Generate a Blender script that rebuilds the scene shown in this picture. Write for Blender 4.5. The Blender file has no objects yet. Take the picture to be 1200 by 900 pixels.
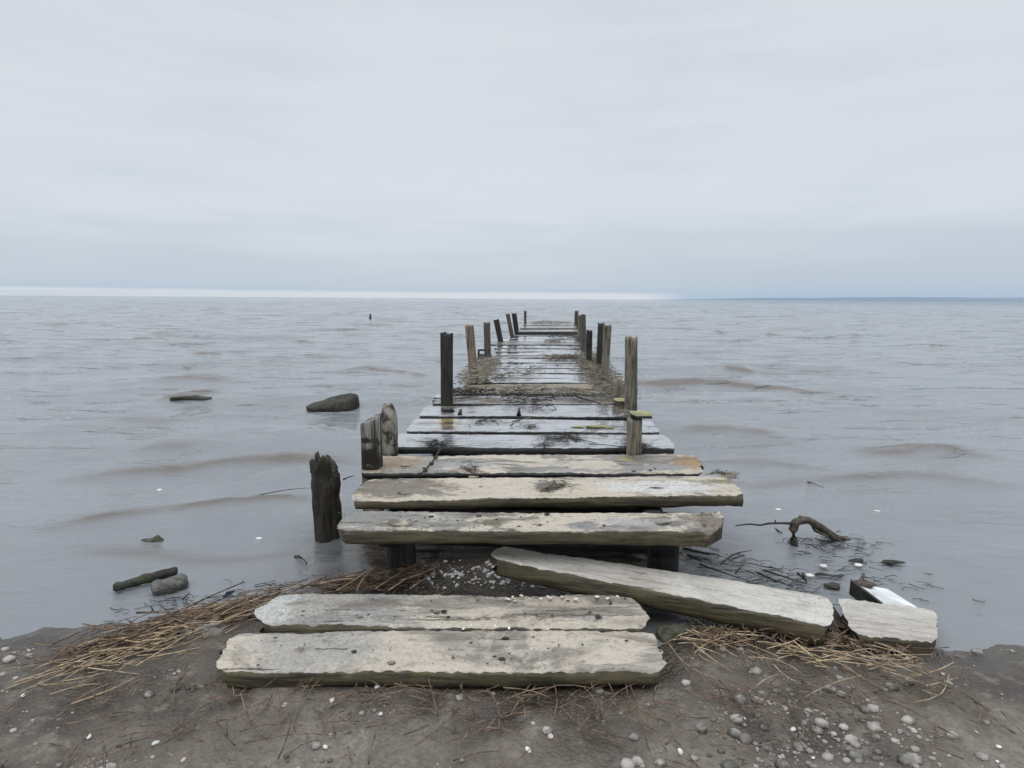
import bpy, math, random
import numpy as np
from mathutils import Vector, Matrix
random.seed(7)
rng = np.random.default_rng(11)
scene = bpy.context.scene
COL = scene.collection
R = math.radians

# ------------------------------------------------------------------ camera
F = 650.0                      # focal length in photo pixels (1200 px wide)
CAM = Vector((0, 0, 1.65))
PITCH, ROLL = R(8.75), R(0.38)
cam_d = bpy.data.cameras.new('camera')
cam = bpy.data.objects.new('camera', cam_d)
COL.objects.link(cam)
cam_d.sensor_width = 36; cam_d.lens = F / 1200 * 36
cam_d.clip_start = 0.05; cam_d.clip_end = 40000
rot = Matrix.Rotation(R(90) - PITCH, 3, 'X') @ Matrix.Rotation(ROLL, 3, 'Z')
cam.matrix_world = Matrix.Translation(CAM) @ rot.to_4x4()
scene.camera = cam

def ray(px, py):
    return rot @ Vector(((px - 600) / F, (450 - py) / F, -1))
def at(px, py, z=0.0):
    d = ray(px, py); t = (z - CAM.z) / d.z
    return CAM + d * t
def at_y(px, py, Y):
    d = ray(px, py)
    return CAM + d * (Y / d.y)
DECK = 0.45

# ------------------------------------------------------------------ noise
def _hash(ix, iy, iz, seed):
    h = (ix * 374761393 + iy * 668265263 + iz * 2147483647 + seed * 974634777) & 0xFFFFFFFF
    h = ((h ^ (h >> 13)) * 1274126177) & 0xFFFFFFFF
    h = ((h ^ (h >> 16)) * 2246822519) & 0xFFFFFFFF
    return ((h ^ (h >> 15)) & 0xFFFFFF) / float(0xFFFFFF)
def vnoise(P, seed=0):
    P = np.asarray(P, float); I = np.floor(P).astype(np.int64); f = P - I
    f = f * f * (3 - 2 * f); r = 0
    for dx in (0, 1):
        for dy in (0, 1):
            for dz in (0, 1):
                w = (f[:, 0] if dx else 1 - f[:, 0]) * (f[:, 1] if dy else 1 - f[:, 1]) * (f[:, 2] if dz else 1 - f[:, 2])
                r = r + w * _hash(I[:, 0] + dx, I[:, 1] + dy, I[:, 2] + dz, seed)
    return r * 2 - 1
def fbm(P, seed=0, o=4):
    P = np.asarray(P, float); r = 0; a = 1.0; s = 0
    for k in range(o):
        r = r + a * vnoise(P, seed + k * 17); s += a; a *= 0.5; P = P * 2.03
    return r / s

# ------------------------------------------------------------------ objects
def prop(o, label=None, cat=None, group=None, kind=None):
    if label: o['label'] = label
    if cat: o['category'] = cat
    if group: o['group'] = group
    if kind: o['kind'] = kind
    return o
def mesh_obj(name, V, Fc, mats, parent=None, midx=None, smooth=True, origin=None, matrix=None):
    """V is world coordinates (or local if matrix is given)"""
    V = np.asarray(V, float)
    me = bpy.data.meshes.new(name)
    if matrix is None:
        if origin is None:
            origin = Vector(((V[:, 0].min() + V[:, 0].max()) / 2, (V[:, 1].min() + V[:, 1].max()) / 2, V[:, 2].min()))
        origin = Vector(origin)
        L = V - np.array(origin)
    else:
        L = V
    me.from_pydata([tuple(v) for v in L], [], Fc)
    me.validate()
    if not isinstance(mats, (list, tuple)): mats = [mats]
    for m in mats: me.materials.append(m)
    if midx is not None: me.polygons.foreach_set('material_index', np.asarray(midx, np.int32)[:len(me.polygons)])
    me.polygons.foreach_set('use_smooth', [smooth] * len(me.polygons))
    me.update()
    o = bpy.data.objects.new(name, me)
    COL.objects.link(o)
    mw = matrix if matrix is not None else Matrix.Translation(origin)
    if parent is not None:
        o.parent = parent
        o.matrix_local = Matrix.Translation(-Vector(parent.location)) @ mw
    else:
        o.matrix_world = mw
    return o
def empty(name, loc):
    o = bpy.data.objects.new(name, None); COL.objects.link(o); o.location = loc
    o.empty_display_size = 0.2
    return o
def rings_faces(nr, n, off=0, caps=True):
    f = []
    for i in range(nr - 1):
        a = off + i * n; b = a + n
        for j in range(n):
            k = (j + 1) % n
            f.append((a + j, b + j, b + k, a + k))
    if caps:
        f.append(tuple(off + j for j in range(n)))
        f.append(tuple(off + (nr - 1) * n + j for j in reversed(range(n))))
    return f
class Bag:
    """collects geometry for one mesh"""
    def __init__(s): s.V = []; s.F = []
    def tube(s, pts, r0, r1=None, n=5, wob=0.0, flat=1.0):
        pts = [Vector(p) for p in pts]
        if r1 is None: r1 = r0
        m = len(pts); off = len(s.V)
        for i, p in enumerate(pts):
            t = (pts[min(i + 1, m - 1)] - pts[max(i - 1, 0)]).normalized()
            u = t.cross(Vector((0, 0, 1)))
            if u.length < 1e-3: u = Vector((1, 0, 0))
            u.normalize(); v = u.cross(t)
            r = r0 + (r1 - r0) * i / max(1, m - 1)
            for j in range(n):
                a = 2 * math.pi * j / n
                q = r * (1 + (random.uniform(-wob, wob) if wob else 0))
                s.V.append(tuple(p + u * math.cos(a) * q + v * math.sin(a) * q * flat))
        s.F += rings_faces(m, n, off)
        return s
    def stick(s, a, b, r, bend=0.05, n=5, seg=5, taper=0.5, wob=0.0, flat=1.0):
        a = Vector(a); b = Vector(b); L = (b - a).length
        off = Vector((random.uniform(-1, 1), random.uniform(-1, 1), random.uniform(-.4, .6))) * L * bend
        pts = [a.lerp(b, i / seg) + off * math.sin(math.pi * i / seg) for i in range(seg + 1)]
        return s.tube(pts, r, r * taper, n, wob, flat)
    def blob(s, c, r, sq=(1, 1, 1), seed=0, rough=0.25, n=8):
        off = len(s.V); c = np.array(c)
        P = []
        for i in range(1, n):
            th = math.pi * i / n
            for j in range(n + 2):
                ph = 2 * math.pi * j / (n + 2)
                P.append((math.sin(th) * math.cos(ph), math.sin(th) * math.sin(ph), math.cos(th)))
        P = [(0, 0, 1)] + P + [(0, 0, -1)]
        P = np.array(P); d = 1 + rough * fbm(P * 1.7 + seed * 3.1, 5, 3)
        P = P * d[:, None] * np.array(sq) * r + c
        s.V += [tuple(p) for p in P]
        m = n + 2
        for j in range(m):
            s.F.append((off, off + 1 + j, off + 1 + (j + 1) % m))
        for i in range(n - 2):
            a = off + 1 + i * m
            for j in range(m):
                k = (j + 1) % m
                s.F.append((a + j, a + m + j, a + m + k, a + k))
        e = off + 1 + (n - 1) * m; a = e - m
        for j in range(m): s.F.append((e, a + (j + 1) % m, a + j))
        return s
    def make(s, name, mat, parent=None, **k):
        return mesh_obj(name, s.V, s.F, mat, parent, **k)

# ------------------------------------------------------------------ materials
def new_mat(name):
    m = bpy.data.materials.new(name); m.use_nodes = True
    nt = m.node_tree; nt.nodes.clear()
    out = nt.nodes.new('ShaderNodeOutputMaterial'); b = nt.nodes.new('ShaderNodeBsdfPrincipled')
    nt.links.new(b.outputs[0], out.inputs[0])
    return m, nt, b
class N:
    def __init__(s, nt): s.nt = nt
    def node(s, t, **k):
        n = s.nt.nodes.new(t)
        for a, v in k.items(): setattr(n, a, v)
        return n
    def set(s, sock, v):
        if isinstance(v, bpy.types.NodeSocket): s.nt.links.new(v, sock)
        else:
            if sock.type == 'RGBA' and len(v) == 3: v = (*v, 1)
            sock.default_value = v
    def math(s, op, a, b=0.5, c=None, clamp=False):
        n = s.node('ShaderNodeMath', operation=op, use_clamp=clamp)
        s.set(n.inputs[0], a); s.set(n.inputs[1], b)
        if c is not None: s.set(n.inputs[2], c)
        return n.outputs[0]
    def mix(s, f, a, b, mode='MIX'):
        n = s.node('ShaderNodeMix', data_type='RGBA', blend_type=mode)
        s.set(n.inputs[0], f); s.set(n.inputs[6], a); s.set(n.inputs[7], b)
        return n.outputs[2]
    def mapr(s, v, a, b, c=0.0, d=1.0, smooth=True):
        n = s.node('ShaderNodeMapRange', interpolation_type='SMOOTHSTEP' if smooth else 'LINEAR')
        s.set(n.inputs[0], v)
        for i, q in enumerate((a, b, c, d)): s.set(n.inputs[i + 1], q)
        return n.outputs[0]
    def noise(s, vec, scale, detail=5, rough=0.55, dist=0.0):
        n = s.node('ShaderNodeTexNoise'); s.set(n.inputs['Vector'], vec)
        n.inputs['Scale'].default_value = scale; n.inputs['Detail'].default_value = detail
        n.inputs['Roughness'].default_value = rough; n.inputs['Distortion'].default_value = dist
        return n.outputs[0]
    def vmul(s, v, k):
        n = s.node('ShaderNodeVectorMath', operation='MULTIPLY'); s.set(n.inputs[0], v); n.inputs[1].default_value = k
        return n.outputs[0]
    def vadd(s, v, k):
        n = s.node('ShaderNodeVectorMath', operation='ADD'); s.set(n.inputs[0], v); s.set(n.inputs[1], k)
        return n.outputs[0]
    def coords(s, kind='Object', rand=True):
        c = s.node('ShaderNodeTexCoord').outputs[kind]
        if rand:
            oi = s.node('ShaderNodeObjectInfo')
            m = s.node('ShaderNodeVectorMath', operation='SCALE'); m.inputs[0].default_value = (31, 17, 23)
            s.set(m.inputs[3], oi.outputs['Random'])
            return c, s.vadd(c, m.outputs[0])
        return c, c
    def bump(s, h, strength, dist, normal=None):
        n = s.node('ShaderNodeBump'); n.inputs['Strength'].default_value = strength; n.inputs['Distance'].default_value = dist
        s.set(n.inputs['Height'], h)
        if normal is not None: s.set(n.inputs['Normal'], normal)
        return n.outputs[0]

def wood(name, dark, light, grain=(1.2, 14, 14), patch=None, patch_t=(0.5, 0.6), patch_s=2.2, wet=(0.2, 0.7),
         wet_t=(0.4, 0.6), speck=0.5, blobs=(), spec=0.5, bump=0.6, film=0.0, cg=(0.5, 16, 16), stain=None, stain_t=(.49, .59), moss=None, moss_t=(0.58, 0.7)):
    m, nt, b = new_mat(name); n = N(nt)
    raw, c = n.coords()
    g = n.noise(n.vmul(c, grain), 3.0, 8, 0.65, 0.4)
    fine = n.noise(c, 70, 4, 0.7)
    broad = n.noise(c, 1.7, 4, 0.6)
    col = n.mix(n.mapr(n.math('ADD', n.math('MULTIPLY', g, 0.75), n.math('MULTIPLY', broad, 0.25)), 0.36, 0.64), dark, light)
    if patch is not None:
        pn = n.noise(n.vmul(c, (0.7, 1.3, 1)), patch_s, 11, 0.66, 0.5)
        pm = n.mapr(pn, patch_t[0], patch_t[1])
        pc = n.mix(n.mapr(n.math('ADD', n.math('MULTIPLY', fine, .6), n.math('MULTIPLY', g, .4)), 0.38, 0.56), tuple(0.78 * x for x in patch), patch)
        col = n.mix(pm, col, pc)
    if moss is not None:
        col = n.mix(n.mapr(n.noise(c, 4.0, 8, 0.7), *moss_t), col, moss)
    for (bx, by, rx, ry, bc, st) in blobs:      # stains and painted hole shade, each with its own place
        d = n.vmul(n.vadd(raw, (-bx, -by, 0)), (1 / rx, 1 / ry, 0.0))
        ln = n.node('ShaderNodeVectorMath', operation='LENGTH'); n.set(ln.inputs[0], d)
        w = n.math('ADD', n.math('MULTIPLY', n.noise(c, 7, 9, 0.72, .4), .6), n.math('MULTIPLY', n.noise(c, 30, 6, 0.75), .4))
        mk = n.mapr(n.math('ADD', ln.outputs['Value'], n.math('MULTIPLY', n.math('SUBTRACT', w, 0.5), 4.0)), 0.6, 1.15, st, 0.0)
        bc = n.mix(n.mapr(fine, .35, .65), tuple(x * .7 for x in bc), tuple(x * 1.12 for x in bc))
        col = n.mix(mk, col, bc)
    if stain is not None:
        sn = n.noise(n.vmul(c, (1.0, 2.6, 1.0)), 2.3, 10, 0.7, 0.6)
        col = n.mix(n.mapr(sn, stain_t[0], stain_t[1], 0, .85), col, stain)
    dirt = n.mapr(n.noise(n.vmul(c, (1.0, 2.0, 1.0)), 14, 8, 0.8, 0.5), 0.54, 0.70, 0, speck * .8)
    col = n.mix(dirt, col, (0.085, 0.068, 0.048))
    # dark flecks, cracks along the grain
    fl = n.mapr(n.noise(c, 42, 6, 0.8), 0.595, 0.66, 0, speck)
    col = n.mix(fl, col, (0.025, 0.021, 0.016))
    cr = n.mapr(n.noise(n.vmul(c, cg), 2.0, 4, 0.55, 0.5), 0.31, 0.37, 0.75, 0)
    col = n.mix(cr, col, (0.03, 0.026, 0.02))
    n.set(b.inputs['Base Color'], col)
    wn = n.noise(n.vmul(c, (0.6, 1.6, 1)), 2.6, 7, 0.6, 0.5)
    n.set(b.inputs['Roughness'], n.mapr(n.math('ADD', n.math('MULTIPLY', wn, .8), n.math('MULTIPLY', fine, .2)), wet_t[0], wet_t[1], wet[0], wet[1]))
    b.inputs['Specular IOR Level'].default_value = spec
    h = n.math('ADD', n.math('MULTIPLY', g, 1.0), n.math('MULTIPLY', fine, 0.35))
    h = n.math('SUBTRACT', h, n.math('MULTIPLY', cr, 0.9))
    pit = n.noise(c, 160, 3, 0.7)
    h = n.math('ADD', h, n.math('MULTIPLY', pit, .22))
    n.set(b.inputs['Normal'], n.bump(h, bump, 0.014))
    if film:
        b.inputs['Coat IOR'].default_value = 1.7; b.inputs['Coat Roughness'].default_value = 0.05
        n.set(b.inputs['Coat Weight'], n.mapr(wn, 0.34, 0.56, film, 0.15 * film) if film < 1 else n.mapr(wn, 0.50, 0.66, 1.0, 0.35))
        n.set(b.inputs['Coat Normal'], n.bump(g, 0.12, 0.006))
    return m

def simple(name, c1, c2, scale=20, rough=0.7, bump=0.3, dist=0.004, spec=0.5, c3=None):
    m, nt, b = new_mat(name); n = N(nt)
    raw, c = n.coords()
    f = n.noise(c, scale, 6, 0.65)
    col = n.mix(n.mapr(f, 0.38, 0.62), c1, c2)
    if c3 is not None: col = n.mix(n.mapr(n.noise(c, scale * .35, 5, .7), .52, .62), col, c3)
    oi = n.node('ShaderNodeObjectInfo')
    col = n.mix(n.math('MULTIPLY', oi.outputs['Random'], 0.3), col, tuple(x * 0.6 for x in c1))
    n.set(b.inputs['Base Color'], col)
    b.inputs['Roughness'].default_value = rough; b.inputs['Specular IOR Level'].default_value = spec
    n.set(b.inputs['Normal'], n.bump(f, bump, dist))
    return m

SAND = (0.52, 0.455, 0.365); ALGAE = (0.045, 0.042, 0.02)
M_edge = wood('algae_edge', (0.022, 0.018, 0.011), (0.125, 0.104, 0.06), speck=0.45, bump=.45, wet=(0.35, 0.8), moss=(0.08, 0.085, 0.02))
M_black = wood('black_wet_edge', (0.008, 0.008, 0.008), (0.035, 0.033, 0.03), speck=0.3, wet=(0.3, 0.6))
M_wet = wood('wet_grey_wood', (0.18, 0.185, 0.195), (0.40, 0.41, 0.425), wet=(0.07, 0.30), wet_t=(0.42, 0.7), speck=0.55, bump=0.22, spec=0.7, film=1, stain=(0.055, 0.045, 0.032), stain_t=(.54, .61))
M_wetb = wood('wet_brown_wood', (0.09, 0.075, 0.06), (0.25, 0.21, 0.16), wet=(0.12, 0.45), wet_t=(0.36, 0.66), speck=0.6, bump=0.3, patch=(0.30, 0.30, 0.31), spec=0.6, film=.8, stain=(0.05, 0.038, 0.025))
M_brown = wood('brown_wood', (0.13, 0.10, 0.065), (0.34, 0.28, 0.20), wet=(0.3, 0.7), speck=0.5, bump=0.5, stain=(0.07, 0.055, 0.035), stain_t=(.5, .6))
M_post = wood('weathered_post', (0.02, 0.018, 0.014), (0.145, 0.125, 0.098), grain=(14, 14, 1.2), cg=(16, 16, .5), speck=0.6, wet=(0.5, 0.9), moss=(0.06, 0.065, 0.02), moss_t=(.6, .72))
M_postl = wood('pale_post', (0.04, 0.035, 0.025), (0.27, 0.24, 0.185), grain=(14, 14, 1.2), cg=(16, 16, .5), speck=0.6, wet=(0.5, 0.9), moss=(0.08, 0.085, 0.035))
M_postb = wood('brown_post', (0.06, 0.045, 0.035), (0.30, 0.22, 0.15), grain=(14, 14, 1.0), cg=(16, 16, .5), speck=0.6, wet=(0.5, 0.9))
M_postd = wood('dark_post', (0.007, 0.007, 0.006), (0.038, 0.036, 0.030), grain=(14, 14, 1.2), cg=(16, 16, .5), speck=0.5, wet=(0.5, 0.9), moss=(0.045, 0.05, 0.02))
M_lich = wood('lichen_post', (0.07, 0.06, 0.048), (0.40, 0.37, 0.32), grain=(9, 9, 2.2), cg=(14, 14, .7), speck=0.95, wet=(0.6, 0.9), patch=(0.035, 0.028, 0.02), patch_s=7, patch_t=(.5, .58))
M_split = wood('split_post', (0.015, 0.013, 0.011), (0.36, 0.335, 0.30), grain=(7, 7, .5), cg=(14, 14, .4), speck=0.9, wet=(0.6, 0.9), patch=(0.02, 0.017, 0.013), patch_s=5, patch_t=(.52, .58))
M_stump = wood('rotten_stump', (0.008, 0.007, 0.005), (0.045, 0.036, 0.021), grain=(10, 10, 1.6), cg=(12, 12, .7), speck=0.6, wet=(0.5, 0.9), moss=(0.035, 0.042, 0.012))
M_twig = simple('twig', (0.03, 0.024, 0.018), (0.12, 0.095, 0.07), 30, 0.8)
M_twigd = simple('dark_twig', (0.012, 0.011, 0.01), (0.045, 0.038, 0.03), 30, 0.7)
M_reed = simple('dry_reed', (0.26, 0.18, 0.10), (0.52, 0.40, 0.26), 25, 0.6)
M_reedd = simple('old_reed', (0.06, 0.04, 0.026), (0.26, 0.17, 0.11), 25, 0.6)
M_litter = simple('litter', (0.14, 0.12, 0.09), (0.42, 0.37, 0.29), 14, 0.85, c3=(0.04, 0.032, 0.025))
M_shell = simple('shell', (0.62, 0.60, 0.56), (0.85, 0.83, 0.80), 60, 0.45)
M_shellp = simple('pink_shell', (0.45, 0.33, 0.30), (0.62, 0.5, 0.46), 60, 0.5)
M_stone = simple('pale_stone', (0.22, 0.22, 0.20), (0.50, 0.50, 0.47), 14, 0.8, 0.6, 0.01)
M_rockg = simple('green_rock', (0.035, 0.035, 0.02), (0.12, 0.115, 0.08), 12, 0.75, 0.7, 0.01, c3=(0.05, 0.062, 0.02))
M_rock = simple('mossy_rock', (0.014, 0.014, 0.010), (0.055, 0.050, 0.036), 10, 0.75, 0.8, 0.015, c3=(0.04, 0.05, 0.015))
M_loggr = wood('soaked_log', (0.05, 0.05, 0.042), (0.19, 0.185, 0.16), grain=(1.5, 9, 9), moss=(.05, .06, .02), bump=.9)
M_blue = simple('blue_plastic', (0.02, 0.03, 0.07), (0.05, 0.07, 0.13), 10, 0.4)
M_white = simple('white_paint', (0.60, 0.60, 0.60), (0.82, 0.83, 0.84), 9, 0.4, 0.2, c3=(0.45, 0.44, 0.41))
M_iron = simple('black_iron', (0.012, 0.012, 0.012), (0.04, 0.035, 0.03), 20, 0.55)
M_gravel = simple('pebble', (0.14, 0.13, 0.12), (0.42, 0.39, 0.35), 9, 0.6, c3=(0.08, 0.07, 0.06))

# ------------------------------------------------------------------ water
CRESTS = [  # polylines in the photograph's pixels lying on the water, height, half width
    ([(60, 622), (158, 607), (250, 594), (330, 586), (362, 588)], 0.050, 0.17),
    ([(90, 556), (158, 549), (215, 548), (270, 541), (350, 536), (420, 541)], 0.040, 0.20),
    ([(80, 650), (158, 652), (230, 659), (300, 656), (362, 646)], 0.022, 0.10),
    ([(740, 449), (800, 449), (850, 450), (905, 456), (950, 461), (975, 463)], 0.085, 0.42),
    ([(398, 434), (430, 431), (470, 437), (500, 443)], 0.06, 0.32),
    ([(840, 566), (890, 570), (940, 565), (1000, 562), (1060, 560), (1150, 566)], 0.028, 0.14),
    ([(1010, 531), (1044, 535), (1090, 532), (1160, 540)], 0.05, 0.22),
    ([(800, 541), (860, 541), (900, 543), (960, 549)], 0.03, 0.14),
    ([(800, 503), (850, 502), (910, 505)], 0.035, 0.20),
    ([(850, 433), (885, 435)], 0.06, 0.35),
    ([(190, 464), (215, 462), (250, 461)], 0.07, 0.28),
    ([(120, 492), (180, 500), (225, 497)], 0.035, 0.22),
    ([(158, 527), (190, 524), (240, 522)], 0.02, 0.15),
    ([(158, 398), (195, 399)], 0.08, 0.5), ([(225, 413), (260, 415)], 0.08, 0.5),
    ([(340, 401), (370, 403)], 0.09, 0.5), ([(265, 447), (230, 446), (190, 447)], 0.045, 0.35),
    ([(980, 393), (1010, 395)], 0.08, 0.6), ([(830, 389), (850, 391)], 0.1, 0.6), ([(895, 391), (925, 394)], 0.1, 0.6),
]
def crest_field(X, Y):
    H = np.zeros_like(X)
    Pw = np.stack([X, Y, np.zeros_like(X)], 1)
    jig = fbm(Pw * 1.1, 3, 3) * 0.12
    for pl, h, w in CRESTS:
        pts = [at(a, b, 0) for a, b in pl]
        pts = sorted([(p.x, p.y) for p in pts])
        xs = np.array([p[0] for p in pts]); ys = np.array([p[1] for p in pts])
        L = xs[-1] - xs[0]
        m = (X > xs[0] - 0.3 * L) & (X < xs[-1] + 0.3 * L) & (Y > ys.min() - 3 * w - 1) & (Y < ys.max() + 5 * w + 1)
        x = X[m]; y = Y[m]
        yc = np.interp(x, xs, ys) + jig[m]
        e = np.clip((x - xs[0] + 0.15 * L) / (0.4 * L), 0, 1) * np.clip((xs[-1] - x + 0.15 * L) / (0.4 * L), 0, 1)
        e = e * e * (3 - 2 * e)
        d = y - yc                                  # >0 is seaward
        prof = np.where(d < 0, np.exp(-(d / (0.6 * w)) ** 2), np.exp(-(d / (1.1 * w)) ** 2))
        H[m] += h * e * prof * (0.85 + 0.3 * fbm(Pw[m] * 3, 9, 2))
    return H
comp = []
for k in range(70):
    lam = 0.16 * (28 ** (k / 69.0))                 # 0.16 .. 4.5 m
    ang = R(-90) + rng.normal(0, 0.38) + 0.10
    A = 0.0041 * lam ** 0.85 * rng.uniform(0.5, 1.3)
    comp.append((lam, ang, A, rng.uniform(0, 6.283)))
def water_h(X, Y):
    D = np.hypot(X, Y)
    H = np.zeros_like(X)
    P = np.stack([X * 0.35, Y * 0.5, np.zeros_like(X)], 1)
    wx = fbm(P, 21, 3); wy = fbm(P + 40, 22, 3); amp = 0.75 + 0.9 * fbm(P * 1.3 + 9, 23, 3)
    for lam, ang, A, ph in comp:
        k = 2 * math.pi / lam
        fade = np.clip(1.6 - D * 0.009 * 2.2 / lam * 0.9, 0, 1)
        s = np.sin(k * (math.cos(ang) * (X + .5 * wx) + math.sin(ang) * (Y + .5 * wy)) + ph)
        H += A * fade * s
    H *= np.clip(amp, 0.25, 2.0)
    sh = np.clip((Y - 2.6) / 1.8, 0.10, 1.0)
    cr = crest_field(X, Y)
    rip = fbm(np.stack([X * 5, Y * 16, 0 * X], 1), 51, 3) + .6 * fbm(np.stack([X * 11 + Y * 6, Y * 34, 0 * X], 1), 52, 2)
    H += 0.012 * rip * np.clip(1.3 - D / 14, 0, 1) * np.clip(fbm(np.stack([X * .5, Y * .9, 0 * X + 4], 1), 53, 2) + .55, .1, 1)
    return H * sh + cr, np.clip(cr / 0.036, 0, 1) ** 1.15

nr, na = 1150, 760
r = 1.3 * (9000 / 1.3) ** (np.linspace(0, 1, nr))
a = np.linspace(R(-80), R(80), na)
RR, AA = np.meshgrid(r, a, indexing='ij')
X = (RR * np.sin(AA)).ravel(); Y = (RR * np.cos(AA)).ravel()
Z, CREST_TINT = water_h(X, Y)
me = bpy.data.meshes.new('water')
V = np.stack([X, Y, Z], 1)
idx = np.arange(nr * na).reshape(nr, na)
q = np.stack([idx[:-1, :-1], idx[:-1, 1:], idx[1:, 1:], idx[1:, :-1]], -1).reshape(-1, 4)[:, ::-1]
me.vertices.add(len(V)); me.vertices.foreach_set('co', V.ravel().astype(np.float32))
me.loops.add(q.size); me.loops.foreach_set('vertex_index', q.ravel().astype(np.int32))
me.polygons.add(len(q)); me.polygons.foreach_set('loop_start', np.arange(0, q.size, 4, dtype=np.int32))
me.update(calc_edges=True)
me.polygons.foreach_set('use_smooth', np.ones(len(q), bool))
att = me.attributes.new('water_tint', 'FLOAT', 'POINT'); att.data.foreach_set('value', CREST_TINT.astype(np.float32))
# deck shade and reflection painted dark brown into the water over the mud bank
SHADE = np.exp(-np.minimum(((X - 0.0) / 1.25) ** 4 + ((Y - 3.3) / .72) ** 4 + .5 * fbm(np.stack([X * 3, Y * 3, 0 * X], 1), 77, 3), 30))
att = me.attributes.new('deck_shade', 'FLOAT', 'POINT'); att.data.foreach_set('value', np.clip(SHADE, 0, 1).astype(np.float32))
wm, nt, b = new_mat('muddy_water'); n = N(nt)
geo = n.node('ShaderNodeNewGeometry').outputs['Position']
near = n.noise(n.vmul(geo, (1.0, 2.6, 1)), 5.0, 6, 0.62, 0.4)
mid = n.noise(n.vmul(geo, (0.35, 1.0, 1)), 1.3, 5, 0.6, 0.4)
far = n.noise(n.vmul(geo, (0.12, 0.36, 1)), 1.0, 5, 0.65, 0.3)
ln = n.node('ShaderNodeVectorMath', operation='LENGTH'); n.set(ln.inputs[0], geo); dist = ln.outputs['Value']
def wavelets(vec, sc, lo, hi):       # isolated short wavelets on otherwise quiet water
    return n.mapr(n.noise(n.vmul(geo, vec), sc, 4, 0.55, 0.5), lo, hi)
h = n.math('MULTIPLY', near, 0.016)
h = n.math('ADD', h, n.math('MULTIPLY', mid, n.mapr(dist, 3, 25, 0.008, 0.045)))
h = n.math('ADD', h, n.math('MULTIPLY', wavelets((0.5, 1.9, 1), 1.6, .56, .72), n.mapr(dist, 3, 12, 0.0, 0.10)))
h = n.math('ADD', h, n.math('MULTIPLY', wavelets((0.22, 0.7, 1), 1.2, .55, .72), n.mapr(dist, 9, 35, 0.0, 0.36)))
h = n.math('ADD', h, n.math('MULTIPLY', wavelets((0.07, 0.2, 1), 1.2, .52, .72), n.mapr(dist, 40, 120, 0.0, 1.2)))
n.set(b.inputs['Normal'], n.bump(h, 1.0, 1.0))
water_tint = n.mapr(n.noise(n.vmul(geo, (0.4, 1, 1)), 0.6, 4), 0.35, 0.65)
crest_tint = n.node('ShaderNodeAttribute', attribute_name='water_tint').outputs['Fac']      # brown muddy crests; weaker sky reflection on wave fronts is painted in too
n.set(b.inputs['Base Color'], n.mix(n.math('MULTIPLY', crest_tint, .9), n.mix(water_tint, (0.185, 0.196, 0.206), (0.215, 0.225, 0.235)), (0.10, 0.077, 0.058)))
bc_ = b.inputs['Base Color'].links[0].from_socket
n.set(b.inputs['Base Color'], n.mix(n.node('ShaderNodeAttribute', attribute_name='deck_shade').outputs['Fac'], bc_, (0.035, 0.027, 0.02)))
b.inputs['Roughness'].default_value = 0.04
b.inputs['IOR'].default_value = 1.55
b.inputs['Specular IOR Level'].default_value = 0.5
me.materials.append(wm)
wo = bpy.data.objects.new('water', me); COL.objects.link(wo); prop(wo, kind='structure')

# ------------------------------------------------------------------ ground
def ground_h(X, Y):
    P = np.stack([X, Y, np.zeros_like(X)], 1)
    base = np.where(Y < 2.3, 0.10 - 0.06 * (Y - 1.0) / 1.3 + np.clip(1.0 - Y, 0, 40) * 0.07,
                    0.04 - 0.22 * (Y - 2.3))
    base = np.where(Y > 8, -1.21 - 0.02 * (Y - 8), base); base = np.maximum(base, -6)
    mound = 0.215 * np.exp(-((X + 0.15) / 0.95) ** 4 - ((Y - 3.25) / 0.42) ** 2)
    mound += 0.06 * np.exp(-((X + 1.5) / 0.7) ** 2 - ((Y - 2.62) / 0.2) ** 2)
    mound += 0.07 * np.exp(-((X - 1.35) / 0.5) ** 2 - ((Y - 2.72) / 0.22) ** 2)
    near = np.exp(-(np.maximum(Y - 3, 0) / 3) ** 2)
    return base + mound + (0.035 * fbm(P * 1.6, 31, 4) + 0.012 * fbm(P * 9, 32, 3)) * near - 0.01
gx = np.concatenate([-np.geomspace(9500, 4.2, 40), np.linspace(-4, 4, 330), np.geomspace(4.2, 9500, 40)])
gy = np.concatenate([-np.geomspace(400, 1.2, 25), np.linspace(-1, 5, 260), np.geomspace(5.1, 9500, 60)])
GX, GY = np.meshgrid(gx, gy, indexing='ij')
GZ = ground_h(GX.ravel(), GY.ravel())
V = np.stack([GX.ravel(), GY.ravel(), GZ], 1)
idx = np.arange(len(V)).reshape(len(gx), len(gy))
q = np.stack([idx[:-1, :-1], idx[1:, :-1], idx[1:, 1:], idx[:-1, 1:]], -1).reshape(-1, 4)
gm, nt, b = new_mat('shore_mud'); n = N(nt)
geo = n.node('ShaderNodeNewGeometry').outputs['Position']
f1 = n.noise(geo, 2.2, 6, 0.65); f2 = n.noise(geo, 40, 5, 0.7); f3 = n.noise(geo, 9, 5, 0.7)
col = n.mix(n.mapr(f1, 0.4, 0.6), (0.05, 0.036, 0.026), (0.11, 0.09, 0.068))
col = n.mix(n.mapr(f3, 0.5, 0.66), col, (0.17, 0.145, 0.115))
sx = n.node('ShaderNodeSeparateXYZ'); n.set(sx.inputs[0], geo)
col = n.mix(n.mapr(sx.outputs['Z'], 0.03, 0.10), col, n.mix(n.mapr(f2, .4, .6), (0.17, 0.145, 0.115), (0.27, 0.24, 0.2)))
vor = n.node('ShaderNodeTexVoronoi'); n.set(vor.inputs['Vector'], geo); vor.inputs['Scale'].default_value = 65
col = n.mix(n.mapr(vor.outputs['Distance'], 0.1, 0.45, 0.5, 0), col, (0.13, 0.115, 0.10))
n.set(b.inputs['Base Color'], col)
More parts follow.
